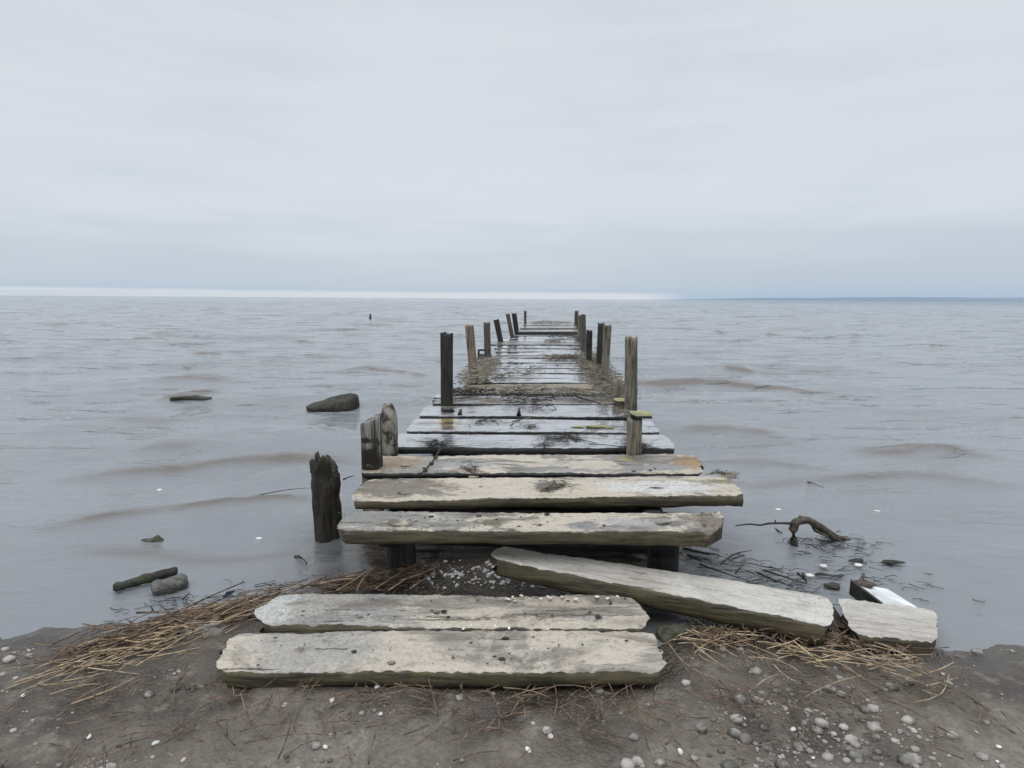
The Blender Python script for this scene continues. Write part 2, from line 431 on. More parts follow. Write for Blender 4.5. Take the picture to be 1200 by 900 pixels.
wetz = n.mapr(n.math('ADD', sx.outputs['Z'], n.math('MULTIPLY', n.math('SUBTRACT', f3, .5), .03)), 0.012, 0.05)
col = n.mix(wetz, n.mix(0.45, col, (0.03, 0.024, 0.018)), col); n.set(b.inputs['Base Color'], col)
n.set(b.inputs['Roughness'], n.math('ADD', n.math('MULTIPLY', wetz, .5), n.mapr(f1, 0.4, 0.65, 0.10, 0.3)))
hh = n.math('ADD', n.math('MULTIPLY', f2, 0.5), n.math('MULTIPLY', n.math('SUBTRACT', 1.0, vor.outputs['Distance']), 0.6))
n.set(b.inputs['Normal'], n.bump(n.math('ADD', hh, f3), 0.9, 0.012))
g = mesh_obj('ground', V, [tuple(x) for x in q], gm, origin=(0, 0, 0)); prop(g, kind='structure')

# ------------------------------------------------------------------ far coast
def land(x0, x1, D, top, seed):
    xs = np.linspace(x0, x1, 160); prof = [(-0.5, -3), (-0.42, .35), (-0.2, .8), (0, 1), (0.3, .7), (0.5, -.1)]
    V = []; Fc = []
    for i, x in enumerate(xs):
        t = i / 159.0
        e = min(1, t / 0.42) ** 1.0 * min(1, (1 - t) / 0.1 + .3)
        hgt = top * e * (0.8 + 0.25 * fbm(np.array([[x / 900.0, seed, 0]]), seed, 4)[0]) + 0.5
        for (py, pz) in prof:
            V.append((x, D + py * 900, hgt * pz if pz > 0 else pz))
    m = len(prof)
    for i in range(159):
        for j in range(m - 1):
            a = i * m + j; Fc.append((a, a + m, a + m + 1, a + 1))
    return V, Fc
M_land = simple('hazy_coast', (0.09, 0.12, 0.13), (0.12, 0.155, 0.165), 0.01, 0.9, 0.0)  # distance haze partly put into this lighter, bluish land colour
V, Fc = land(1750, 8500, 6600, 74, 4)
prop(mesh_obj('hills', V, Fc, M_land), kind='structure')

# ------------------------------------------------------------------ planks
NU = 1.8
def plank(name, BL, BR, FR, FL, z, th, mtop, mside, parent=None, nu=120, rl=0.03, rr=0.03, rag=0.012, amp=0.006, seed=0,
          th2=None, dents=(), tilt=0.0, endrough=0.0, zoff=None, origin_matrix=True, warp=0.012, cham=0.012):
    """a weathered board lofted along its length; corners are world xy on its top"""
    c4 = [Vector((p[0], p[1])) for p in (BL, BR, FR, FL)]
    org = Vector(((c4[0].x + c4[1].x + c4[2].x + c4[3].x) / 4, (c4[0].y + c4[1].y + c4[2].y + c4[3].y) / 4))
    ax = ((c4[1] + c4[2]) - (c4[0] + c4[3])); ang = math.atan2(ax.y, ax.x)
    L = ax.length / 2
    if th2 is None: th2 = th
    nu = int(nu * NU); nv = 20 if nu > 200 else 12
    sec = [(v, 0.0) for v in np.linspace(0, 1, nv)]
    ns = 4
    sec += [(1.0, -k / ns) for k in range(1, ns + 1)]
    sec += [(v, -1.0) for v in (0.66, 0.33)]
    sec += [(0.0, -k / ns) for k in range(ns, 0, -1)]
    n = len(sec)
    us = np.linspace(0, 1, nu)
    sv = np.array([q[0] for q in sec]); sw = np.array([q[1] for q in sec])
    U, v = np.meshgrid(us, sv, indexing='ij'); w = np.broadcast_to(sw, U.shape)
    U = U.ravel(); v = v.ravel(); w = w.ravel()
    C = [np.array(c) for c in c4]
    pl = C[0] * (1 - v)[:, None] + C[3] * v[:, None]; pr = C[1] * (1 - v)[:, None] + C[2] * v[:, None]
    Lr = np.linalg.norm(pr - pl, axis=1)
    wd = np.linalg.norm((C[0] + C[1] - C[2] - C[3]) / 2)
    rd = 1 - np.sqrt(np.maximum(0, 1 - np.abs(2 * v - 1) ** 3))
    def ragged(o):
        q = np.stack([v * wd, w * .05, np.zeros_like(v) + o], 1)
        return 0.8 * fbm(q * 5 + seed, seed, 2) + 0.22 * fbm(q * 28 + seed, seed + 1, 4) + .35 * np.abs(fbm(q * 60, seed + 2, 2)) + .5
    il = (rl * rd + rag * ragged(1.5)) / Lr; ir = (rr * rd + rag * ragged(7.5)) / Lr
    uu = il + (1 - il - ir) * U
    p = pl * (1 - uu)[:, None] + pr * uu[:, None]
    V = np.stack([p[:, 0], p[:, 1], w], 1); W = np.stack([uu, v], 1)
    up = np.array([1.0 if s[1] == 0 else 0.0 for s in sec] * nu)
    e = np.array([min(s[0], 1 - s[0]) for s in sec] * nu)
    wv = V[:, 2].copy()
    T = th + (th2 - th) * W[:, 0]
    P3 = np.stack([V[:, 0], V[:, 1], wv * 0.1 + seed * 3.3], 1)
    botn = fbm(P3 * np.array([3, 3, 1]), seed + 5, 3)
    V[:, 2] = z + wv * T * (1 + 0.22 * botn)
    # surface undulation, long grain, chipped edges
    V[:, 2] += warp * fbm(P3 * np.array([0.9, 1.5, 1]), seed + 1, 2) + up * amp * (.6 * fbm(P3 * np.array([5, 22, 1]), seed + 2, 4) + .55 * fbm(P3 * np.array([38, 60, 1]), seed + 12, 4))
    edge = np.clip(1 - e / 0.10, 0, 1)
    V[:, 2] -= up * edge ** 2 * cham * (0.45 + .8 * np.clip(fbm(P3 * np.array([24, 24, 1]), seed + 6, 5), -.2, 1) + 0.35 * np.clip(fbm(P3 * np.array([4.5, 4.5, 1]), seed + 16, 3) - .15, 0, 1))
    my = (W[:, 1] - 0.5) * 2
    V[:, 1] += np.sign(my) * (np.abs(my) > .98) * (0.006 * fbm(P3 * np.array([3, 3, 2]), seed + 7, 2) + 0.003 * fbm(np.stack([V[:, 0] * 22, V[:, 1] * 4, wv * 3], 1), seed + 17, 4) + 0.008 * np.sin(wv * 3.0))
    V[:, 2] += tilt * (W[:, 0] - 0.5)
    if endrough:
        er = np.clip((np.abs(W[:, 0] - .5) - .5 + 0.10) / 0.10, 0, 1)
        if endrough > 0: er = er * (W[:, 0] > .5)
        V[:, 2] += er * abs(endrough) * fbm(V * 26, seed + 8, 3)
        V[:, 1] += er * abs(endrough) * fbm(V * 22 + 5, seed + 9, 3)
    for (dx, dy, rd, dp) in dents:
        dd = np.hypot(V[:, 0] - dx, (V[:, 1] - dy) * 1.3)
        V[:, 2] -= up * dp * np.exp(-(dd / rd) ** 2)
    # end rings pinch slightly so the ends are not cut clean
    Fc = rings_faces(nu, n)
    midx = []
    for i in range(nu - 1):
        for j in range(n):
            midx.append(0 if j < nv - 1 else 1)
    midx += [1, 1]
    mat = Matrix.Translation((org.x, org.y, z - max(th, th2))) @ Matrix.Rotation(ang, 4, 'Z')
    inv = np.array(mat.inverted())
    Lc = V @ inv[:3, :3].T + inv[:3, 3]
    return mesh_obj(name, Lc, Fc, [mtop, mside], parent, midx, True, matrix=mat)

def loc(px, py, quad, z=DECK):   # spot position in a plank's own coordinates
    c = [at(a, b, z) for a, b in quad]
    org = (c[0] + c[1] + c[2] + c[3]) / 4
    ax = (c[1] + c[2]) - (c[0] + c[3]); ang = -math.atan2(ax.y, ax.x)
    d = at(px, py, z) - org
    return (d.x * math.cos(ang) - d.y * math.sin(ang), d.x * math.sin(ang) + d.y * math.cos(ang))

pier = empty('pier', (at(640, 500, DECK).x, 6.0, 0))
prop(pier, 'broken timber pier of wet crosswise planks running straight out to sea', 'pier')
def deckplank(quad, th, mt, ms, dz=0, label=None, **k):
    c = [at(a, b, DECK + dz) for a, b in quad]
    o = plank('plank', *c, DECK + dz, th, mt, ms, parent=pier, **k)
    if label: o['label'] = label
    return o

Q1 = [(399, 598), (853, 600), (849, 621), (374, 621)]
b1 = [(*loc(440, 606, Q1), .42, .2, (0.23, 0.222, 0.21), .95), (*loc(575, 612, Q1), .10, .06, (0.10, 0.085, 0.05), .9), (*loc(630, 613, Q1), .035, .02, (.012, .012, .012), 1),  # near-black spots: shade inside the holes painted into the colour
      (*loc(776, 612, Q1), .05, .02, (.012, .012, .012), 1), (*loc(685, 615, Q1), .10, .05, (.2, .2, .2), .9),
      (*loc(832, 610, Q1), .09, .2, (0.16, 0.13, 0.10), .9), (*loc(735, 611, Q1), .16, .06, (.38, .375, .36), .8)]
MP1 = wood('sanded_plank_a', (0.12, 0.105, 0.085), (0.33, 0.305, 0.27), grain=(1.2, 7, 7), patch=SAND, patch_t=(.46, .50), blobs=b1, stain=(0.13, 0.11, 0.085), stain_t=(.56, .66), wet=(.4, .85), speck=.85, bump=.8)
deckplank(Q1, .075, MP1, M_edge, label='nearest deck plank, thick, grey at its left end and broken ragged at its right', nu=220, rl=.07, rr=.05, rag=.06, endrough=0.035, seed=1, th2=.085, amp=.011, cham=.013,
          dents=[(*at(630, 613, DECK)[:2], .022, .03), (*at(776, 612, DECK)[:2], .028, .03), (*at(470, 610, DECK)[:2], .05, .012)])
Q2 = [(427, 561), (853, 557), (877, 580), (401, 587)]
b2 = [(*loc(455, 572, Q2), .40, .2, (0.20, 0.17, 0.13), .95), (*loc(640, 570, Q2), .12, .09, (.09, .085, .075), .75),
      (*loc(770, 572, Q2), .36, .14, (0.60, 0.585, 0.55), .9), (*loc(768, 573, Q2), .07, .03, (.03, .028, .024), 1), (*loc(845, 565, Q2), .14, .05, (.2, .18, .11), .9)]
MP2 = wood('sanded_plank_b', (0.13, 0.11, 0.085), (0.34, 0.31, 0.27), grain=(1.2, 7, 7), patch=SAND, patch_t=(.44, .48), blobs=b2, stain=(0.13, 0.11, 0.085), stain_t=(.56, .66), wet=(.4, .85), speck=.8, bump=.8)
deckplank(Q2, .05, MP2, M_edge, label='second plank with whitish right end and tapered brown left end', nu=200, rl=.05, rr=.02, rag=.04, seed=2, th2=.085, amp=.009, endrough=.012)
Q3 = [(437, 534), (817, 531), (835, 553), (417, 554)]
b3 = [(*loc(450, 543, Q3), .34, .2, (0.27, 0.20, 0.13), .9), (*loc(812, 541, Q3), .20, .2, (0.30, 0.18, 0.08), .85),
      (*loc(760, 547, Q3), .30, .09, (.25, .25, .245), .9), (*loc(735, 537, Q3), .08, .05, (.30, .29, .10), .8), (*loc(540, 545, Q3), .3, .08, (.3, .3, .29), .8)]
MP3 = wood('sanded_plank_c', (0.11, 0.10, 0.085), (0.30, 0.28, 0.25), grain=(1.2, 7, 7), patch=SAND, patch_t=(.47, .51), blobs=b3, stain=(0.13, 0.11, 0.085), stain_t=(.56, .66), wet=(.3, .8), speck=.8, bump=.7)
deckplank(Q3, .042, MP3, M_black, label='third plank, sandy in the middle with rusty orange ends', nu=180, rl=.04, rr=.09, rag=.03, seed=3, amp=.007)
Q4 = [(466, 508), (780, 509), (795, 525), (452, 523)]
b4 = [(*loc(500, 514, Q4), .09, .05, (.05, .05, .035), .9), (*loc(655, 516, Q4), .2, .18, (.07, .065, .06), .5)]
MP4 = wood('wet_plank_a', (0.19, 0.195, 0.20), (0.40, 0.41, 0.42), wet=(0.05, 0.26), wet_t=(0.45, 0.72), speck=0.45, bump=0.22, film=1, stain=(0.055, 0.045, 0.032), stain_t=(.54, .61), blobs=b4)
deckplank(Q4, .07, MP4, M_black, label='wet grey plank with a thick black front edge', nu=160, seed=4, rag=.02, amp=.003)
Q5 = [(484, 490), (766, 492), (777, 506), (471, 505)]
b5 = [(*loc(522, 495, Q5), .16, .2, (.42, .30, .13), .9), (*loc(520, 502, Q5), .16, .07, (.25, .12, .06), .8), (*loc(498, 497, Q5), .14, .06, (.05, .05, .035), .9),
      (*loc(700, 499, Q5), .22, .05, (.14, .12, .06), .95), (*loc(680, 500, Q5), .1, .03, (.03, .03, .02), .95)]
MP5 = wood('wet_plank_b', (0.19, 0.195, 0.20), (0.40, 0.41, 0.42), wet=(0.05, 0.28), wet_t=(0.45, 0.72), speck=0.45, bump=0.22, film=1, stain=(0.055, 0.045, 0.032), stain_t=(.54, .61), blobs=b5)
deckplank(Q5, .04, MP5, M_black, label='wet grey plank with an ochre stain near its left end', nu=150, seed=5, rag=.03, amp=.003)
Q6 = [(497, 475), (745, 474), (757, 488), (487, 487)]
b6 = [(*loc(525, 480, Q6), .12, .2, (.07, .05, .04), .95), (*loc(727, 480, Q6), .2, .5, (.10, .10, .07), .8)]
MP6 = wood('wet_plank_c', (0.18, 0.185, 0.19), (0.38, 0.39, 0.40), wet=(0.05, 0.28), wet_t=(0.45, 0.72), speck=0.45, bump=0.22, film=1, stain=(0.055, 0.045, 0.032), stain_t=(.54, .61), blobs=b6)
deckplank(Q6, .045, MP6, M_black, nu=140, seed=6, rag=.03, amp=.003)
LE = [(475, 497), (463, 520), (449, 546), (437, 553), (420, 569), (404, 577), (398, 588), (390, 606), (378, 616)]
RE = [(475, 745), (463, 728), (449, 716), (437, 706), (420, 692), (404, 684), (390, 678), (378, 674)]
def edge(tab, y): return float(np.interp(y, [t[0] for t in tab][::-1], [t[1] for t in tab][::-1]))
LINES = [(467.5, 473.4, 'b'), (462.2, 466.6, 'w'), (457.6, 461.6, 'b'), (449.5, 456.6, 'n'), (443.6, 448.4, 'w'), (438.0, 443.3, 'w'), (431.5, 437.2, 'w'), (425.6, 431.2, 'w'),
         (420.0, 425.3, 'w'), (416.9, 419.5, 'b'), (412.4, 416.4, 'w'), (408.9, 412.0, 'w'), (404.6, 408.5, 'w'), (400.7, 404.0, 'b'), (397.2, 400.4, 'w'), (394.0, 396.9, 'w'), (391.2, 393.7, 'w')]
for i, (y0, y1, k) in enumerate(LINES):
    y1 -= .35 * min(1, (y1 - 348) / 70)
    j = lambda s: random.uniform(-s, s) * (y1 - 348) / 45
    mt = {'w': M_wet, 'b': M_wetb, 'n': M_brown}[k]
    xl, xr = edge(LE, (y0 + y1) / 2) + j(5), edge(RE, (y0 + y1) / 2) + j(5)
    deckplank([(xl + 2, y0), (xr - 1, y0 + j(.15)), (xr + 1, y1), (xl - 2, y1 + j(.15))], .045, mt, M_black, nu=90 if i < 6 else 60,
              seed=20 + i, rag=.09, tilt=random.uniform(-.02, .02), amp=.004 if k == 'w' else .008, dz=random.uniform(-.012, .015) + (0.03 if k == 'n' else 0), cham=.008 if k != 'n' else .03,
              label='rounded light brown plank between the wet grey ones' if k == 'n' else None)
for (y0, y1, dz, th) in ((386.0, 388.4, .09, .09), (381.8, 384.6, .12, .07), (378.6, 381.2, .12, .07), (376.6, 378.4, .12, .07)):
    deckplank([(edge(LE, y0), y0), (edge(RE, y0), y0), (edge(RE, y1), y1), (edge(LE, y1) - 2, y1)], th, M_wetb, M_black, dz=dz, nu=60, seed=int(y0))

# axis of the pier on the ground plan
pc0 = (at(404, 598, DECK) + at(818, 598, DECK)) / 2
pc1 = (at(616, 378, DECK) + at(674, 378, DECK)) / 2
pdir = (pc1 - pc0); pdir.z = 0; plen = pdir.length; pdir.normalize(); pperp = Vector((pdir.y, -pdir.x, 0))
def box_beam(name, a, b, w, h, mat, parent=None, seed=0, nseg=40, rough=0.008):
    a = Vector(a); b = Vector(b); t = (b - a).normalized()
    u = t.cross(Vector((0, 0, 1))).normalized(); v = u.cross(t)
    sec = []
    for s in range(5): sec.append((-1 + 2 * s / 5, 1))
    for s in range(5): sec.append((1, 1 - 2 * s / 5))
    for s in range(5): sec.append((1 - 2 * s / 5, -1))
    for s in range(5): sec.append((-1, -1 + 2 * s / 5))
    V = []
    for i in range(nseg):
        p = a.lerp(b, i / (nseg - 1))
        for (x, y) in sec:
            k = 0.93 if abs(x) == 1 and abs(y) == 1 else 1
            V.append(tuple(p + u * x * w / 2 * k + v * y * h / 2 * k))
    V = np.array(V); V += rough * np.stack([fbm(V * 7, seed, 3), fbm(V * 7 + 9, seed, 3), fbm(V * 7 + 20, seed, 3)], 1)
    return mesh_obj(name, V, rings_faces(nseg, 20), mat, parent)
for s in (-0.78, 0.80):                                   # stringers under the planks
    a = pc0 + pperp * s + pdir * -0.02; b_ = pc0 + pperp * s + pdir * (plen - .1)
    box_beam('stringer', (a.x, a.y, DECK - .17), (b_.x, b_.y, DECK - .14), .13, .15, M_black, pier, 7)
for (d_, zt_, hh_) in ((0.34, .20, .26), (0.85, .2, .3)):  # near crossbeams set low and deep to block bright reflections beneath the deck
    a = pc0 + pperp * -.85 + pdir * d_; b_ = pc0 + pperp * 0.9 + pdir * d_
    box_beam('crossbeam', (a.x, a.y, zt_), (b_.x, b_.y, zt_), .07, hh_, M_black, pier, int(d_ * 30), 24)
for d in (3.2, 5.8, 8.6, 11.6, 14.8, 18.2, 21.5):
    a = pc0 + pperp * -1.0 + pdir * d; b_ = pc0 + pperp * 1.0 + pdir * d
    box_beam('crossbeam', (a.x, a.y, DECK - .31), (b_.x, b_.y, DECK - .31), .12, .12, M_black, pier, int(d * 3), 12)
def pile(name, base, top, r, mat, parent=None, seed=0, sq=3.0, jag=0.02, nth=22, nz=34, label=None, taper=0.0, ry=None, notch=None, rough=0.10, slant=0.0, dome=0.0, dome0=.9):
    """weathered post: rounded-square section, ragged top; base/top are axis points"""
    base = Vector(base); top = Vector(top); H = (top - base).length
    ry = ry or r
    nth = int(nth * 1.4); nz = int(nz * 1.5)
    T, A_ = np.meshgrid(np.linspace(0, 1, nz), 2 * math.pi * np.arange(nth) / nth + seed, indexing='ij')
    t = T.ravel(); c = np.cos(A_).ravel(); s_ = np.sin(A_).ravel()
    k = (np.abs(c) ** sq + np.abs(s_) ** sq) ** (-1 / sq)
    N3 = lambda a_, b_, h_, sd_, o_=1: fbm(np.stack([c * a_ + seed, s_ * a_, h_ + 0 * c], 1), sd_, o_)
    rr = k * (1 - taper * t) * (1 - dome * np.clip((t - dome0) / (1 - dome0), 0, 1) ** 2) * (1 + rough * N3(1.6, 0, t * H * 1.2, seed) + rough * .6 * N3(5, 0, t * H * 4, seed + 1, 3) + .06 * N3(11, 0, t * H * 1.5, seed + 9, 2))
    zz = t * H + np.clip((t - .8) / .2, 0, 1) * (jag * (N3(2.2, 0, seed, seed + 2) + .7 * N3(6, 0, seed, seed + 3, 3)) + slant * c)
    V = [tuple(q) for q in np.stack([c * rr * r, s_ * rr * ry, zz], 1)]
    topring = np.array(V[-nth:])
    for f_, dz in ((0.86, 0.25 * jag), (0.5, -0.4 * jag), (0.18, -.1 * jag)):
        cz = topring[:, 2].mean()
        q = np.stack([topring[:, 0] * f_, topring[:, 1] * f_, cz + (topring[:, 2] - cz) * f_ + dz], 1)
        q[:, 2] += jag * .5 * vnoise(np.stack([q[:, 0] * 40, q[:, 1] * 40, 0 * q[:, 0] + seed], 1), seed)
        V += [tuple(p) for p in q]
    V = np.array(V)
    ax = (top - base) / H
    out = V.copy()
    out[:, 0] = base.x + V[:, 0] + ax.x * V[:, 2]; out[:, 1] = base.y + V[:, 1] + ax.y * V[:, 2]; out[:, 2] = base.z + V[:, 2] * ax.z
    if notch: out = notch(out)
    o = mesh_obj(name, out, rings_faces(nz + 3, nth), mat, parent)
    if label: o['label'] = label
    return o
# support piles under the deck
for d, s in ((0.10, -0.74), (0.10, 0.83), (3.2, -.8), (3.2, .8), (5.8, -.8), (5.8, .8), (8.6, -.8), (8.6, .8), (11.6, -.8), (11.6, .8), (14.8, -.8), (14.8, .8), (18.2, -.8), (18.2, .8)):
    p = pc0 + pperp * s + pdir * d
    pile('support_pile', (p.x, p.y, -1.3), (p.x, p.y, DECK - .10), .085, M_postd, pier, int(d * 10 + s * 3), jag=.005)

# ------------------------------------------------------------------ standing posts
def post(x0, x1, ytop, xb0, xb1, ybase, mat, label, zb=DECK, seed=0, jag=.015, sq=3.5, depth=None, slant=0.0, **k):
    """outline measured at its top and where it meets deck height"""
    if depth is None: pb = at((xb0 + xb1) / 2, ybase, zb)
    else: pb = at_y((xb0 + xb1) / 2, ybase, depth)
    pt = at_y((x0 + x1) / 2, ytop, pb.y)
    d = (pt - pb)
    base = pb - d * ((pb.z + 1.3) / d.z)
    D = pb.y * math.cos(PITCH)
    w = ((x1 - x0) + (xb1 - xb0)) / 2 * D / F
    o = pile('post', base, pt, w / 2, mat, None, seed, sq, jag, nz=46, slant=slant, **k)
    prop(o, label, 'post', 'weathered posts standing along the pier')
    return o
post(516.7, 531, 390.5, 516.7, 531, 473, M_postd, 'tall dark squared post, the nearest one standing high on the left edge of the pier', seed=1)
post(545, 555, 381.5, 549, 559.5, 431, M_postb, 'brown post leaning left with pale streaked grain, just behind the tall dark squared one', seed=2)
post(566.5, 574.5, 378, 568, 575.5, 416, M_post, 'dark upright post on the left edge beside the small iron bracket', seed=3)
post(578, 585, 374.7, 584, 590, 401, M_postd, 'black post tilting strongly to the left, between the bracket post and the slim far pair', seed=4, slant=.02)
post(592.5, 597.5, 368, 598, 602.5, 395, M_post, 'slim grey post tilting left, left one of the close pair far along the left edge', seed=5)
post(599.5, 605.5, 367.5, 603, 608.5, 391, M_postd, 'dark tilting post, right one of the close pair far along the left edge', seed=6)
post(614, 617, 364.5, 614, 617, 382.5, M_post, 'very thin post at the far left corner of the pier end', seed=7)
post(732, 748, 395.5, 732.5, 746, 480, M_postl, 'tall grey squared post, the nearest high one on the right edge of the pier', seed=8)
post(707, 717, 381.5, 704.5, 712, 449, M_postl, 'grey grained post leaning right, front one of the close pair on the right edge', seed=9)
post(700, 709, 379, 699, 705, 433, M_postd, 'dark post directly behind the leaning grey one on the right edge', seed=10)
post(687.5, 694, 387.5, 686.5, 693.5, 428, M_postd, 'short dark post on the right edge, lower than all others around it', seed=11)
post(680.7, 686, 369, 681, 687, 411, M_post, 'dark mid-height post on the right edge behind the short dark one', seed=12)
post(677.5, 682, 369.5, 677.5, 681.5, 392, M_postl, 'pale thin post peeking out left of the dark mid-height one', seed=13)
post(673.5, 678, 364.5, 673, 677, 384, M_post, 'farthest post at the right corner of the pier end', seed=14)
post(423, 447, 492, 425, 448, 548, M_split, 'short thick split post with a slanting top, streaked white, beside the third plank', seed=15, sq=3, slant=.035, jag=.015, rough=.12)
post(444, 466, 474, 446, 467, 526, M_lich, 'short round-topped post with scaly brown bark, standing behind the split white-streaked one', seed=16, sq=2.2, jag=.012, rough=.14, taper=.05, dome=.5, dome0=.93)
# rotten stump with jagged top standing in the water
def stump_notch(V):
    z = V[:, 2]; cx = V[:, 0].mean()
    x = V[:, 0] - cx
    hi = np.clip((z - 0.05) / 0.5, 0, 1)
    V[:, 0] += 0.02 * fbm(V * 13, 3, 3) * hi
    V[:, 1] += 0.02 * fbm(V * 13 + 7, 3, 3) * hi
    V[:, 2] -= np.clip((z - .40), 0, 1) * np.clip((x - .02) * 7, 0, .38)
    return V
pb = at(384, 630, 0)
pt = at_y(381, 540, pb.y)
o = pile('rotten_stump', (pb.x + .005, pb.y, -.8), pt, .078, M_stump, None, 17, 2.6, .05, nth=44, nz=60, rough=.20, notch=stump_notch)
prop(o, 'rotten black stump with a jagged crown standing in the water left of the nearest plank', 'stump')
# small stubs on the right edge
post(718.5, 729, 444, 719, 731, 468, M_postl, 'small splintered grey stub just left of the tall squared post on the right edge', seed=18, jag=.06)
p0 = at(745, 531, DECK)
pt = at_y(744, 491, p0.y)
o = pile('post', (p0.x, p0.y, -1.3), pt, .056, M_postl, None, 19, 3.2, .008, nz=46)
prop(o, 'short brown stub rising through the wet planks with a mossy board on its head', 'post', 'weathered posts standing along the pier')
zz = pt.z + .012
c = [at_y(735, 483, p0.y + .10), at_y(757, 482, p0.y + .10), at_y(763, 490, p0.y - .06), at_y(735, 490, p0.y - .06)]
M_mossb = wood('mossy_board', (0.12, 0.11, 0.06), (0.30, 0.29, 0.16), moss=(0.33, 0.34, 0.12), moss_t=(.4, .55), bump=.4)
o = plank('board', (p0.x - .07, p0.y + .10), (p0.x + .10, p0.y + .10), (p0.x + .135, p0.y - .07), (p0.x - .06, p0.y - .07), zz + .035, .03, M_mossb, M_black, nu=40, rr=.03, rag=.02, seed=41)
prop(o, 'short yellow-green mossy board resting on the brown stub at the right edge', 'board')
p1 = at(727, 476, DECK)
o = plank('timber_block', (p1.x - .09, p1.y + .10), (p1.x + .08, p1.y + .10), (p1.x + .09, p1.y - .10), (p1.x - .10, p1.y - .10), DECK + .085, .08, M_mossb, M_edge, nu=40, rag=.03, seed=42)
prop(o, 'dark mossy timber block lying by the foot of the splintered stub on the right edge', 'timber block')

for (x_, y_, a_, b_, lab) in ((526, 482, .10, .07, 'dark broken wood block beside the foot of the tall dark squared post'), (541, 485, .045, .06, 'small black wood chunk right of the broken block near the left edge')):
    p1 = at(x_, y_, DECK)
    o = plank('timber_block', (p1.x - a_, p1.y + b_), (p1.x + a_, p1.y + b_ * .8), (p1.x + a_ * .8, p1.y - b_), (p1.x - a_ * .9, p1.y - b_), DECK + .05, .045, M_edge, M_black, nu=40, rag=.04, seed=int(x_), amp=.01)
    prop(o, lab, 'timber block')
# iron bracket by the third left post
p = at(565, 420, DECK)
B = Bag(); w, h = .07, .17
q = [Vector((p.x - w, p.y, p.z - .02)), Vector((p.x - w, p.y, p.z + h)), Vector((p.x + w, p.y, p.z + h)), Vector((p.x + w, p.y, p.z - .02))]
for a, b_ in ((0, 1), (1, 2), (2, 3)): B.stick(q[a], q[b_], .022, 0.0, 6, 3, 1)
B.blob((p.x, p.y, p.z + .03), .07, (1, .7, .9), 3)
prop(B.make('iron_bracket', M_iron), 'small black iron bracket with a square opening at the foot of a dark left post', 'bracket')
# dark spike in plank
p = at(608, 487, DECK)
B = Bag(); B.tube([p, p + Vector((.003, 0, .04)), p + Vector((.006, 0, .085))], .028, .006, 6, .2)
prop(B.make('spike', M_iron), 'small black upright spike in the wet planks near the middle of the deck', 'spike')

# ------------------------------------------------------------------ fallen beam
def free_beam(name, A, Bp, width, th, mt, ms, label, cat, seed, z0, z1, **k):
    """A, Bp: world points of the axis of the top face"""
    A = Vector(A); Bp = Vector(Bp); ax = (Bp - A); ax.z = 0; ax.normalize(); pp = Vector((-ax.y, ax.x, 0))
    if isinstance(width, (int, float)): width = (width, width)
    BL = A + pp * width[0] / 2; FL = A - pp * width[0] / 2; BR = Bp + pp * width[1] / 2; FR = Bp - pp * width[1] / 2
    o = plank(name, BL, BR, FR, FL, (z0 + z1) / 2, th, mt, ms, seed=seed, tilt=z1 - z0, **k)
    return prop(o, label, cat)
M_fall = wood('fallen_beam_top', (0.32, 0.29, 0.25), (0.52, 0.48, 0.42), patch=(0.58, 0.55, 0.50), patch_t=(.42, .6), wet=(.6, .9), speck=.8, bump=.5)
zA, zB = .27, .09
bl, fl = at(588, 640, zA), at(580, 655, zA)
br, fr = at(940, 697, zB), at(960, 731, zB)
free_w = ((bl - fl).length + (br - fr).length) / 2
def slab4(name, quad_z, th, mt, ms, label, cat, seed, **k):
    P = [at(a, b, z) for a, b, z in quad_z]
    z = sum(p.z for p in P) / 4; zl = (P[0].z + P[3].z) / 2; zr = (P[1].z + P[2].z) / 2
    o = plank(name, P[0], P[1], P[2], P[3], z, th, mt, ms, seed=seed, tilt=zr - zl, **k)
    return prop(o, label, cat)
slab4('fallen_beam', [(583, 637, .28), (974, 700, .125), (985, 738, .125), (569, 650, .28)], .10, M_fall, M_edge,
      'long grey beam fallen slantwise in front of the pier, green-brown along its side', 'beam', 51, nu=260, rl=.05, rr=.05, rag=.03, th2=.115, amp=.008, cham=.013, warp=.02)
slab4('broken_beam', [(971, 698, .095), (1104, 715, .08), (1108, 752, .08), (985, 741, .095)], .09, M_fall, M_edge,
      'pale broken-off beam end lying on past the tip of the long fallen beam', 'beam', 52, nu=90, rl=.06, rr=.05, rag=.04, amp=.010, cham=.022)
p = at(979, 718, .05)
o = pile('wooden_peg', (p.x + .01, p.y - .09, .0), (p.x - .01, p.y + .08, .075), .018, M_stump, None, 61, 2.4, .02, rough=.25)
prop(o, 'dark rotten wood wedge caught in the break between the two beam pieces', 'driftwood')

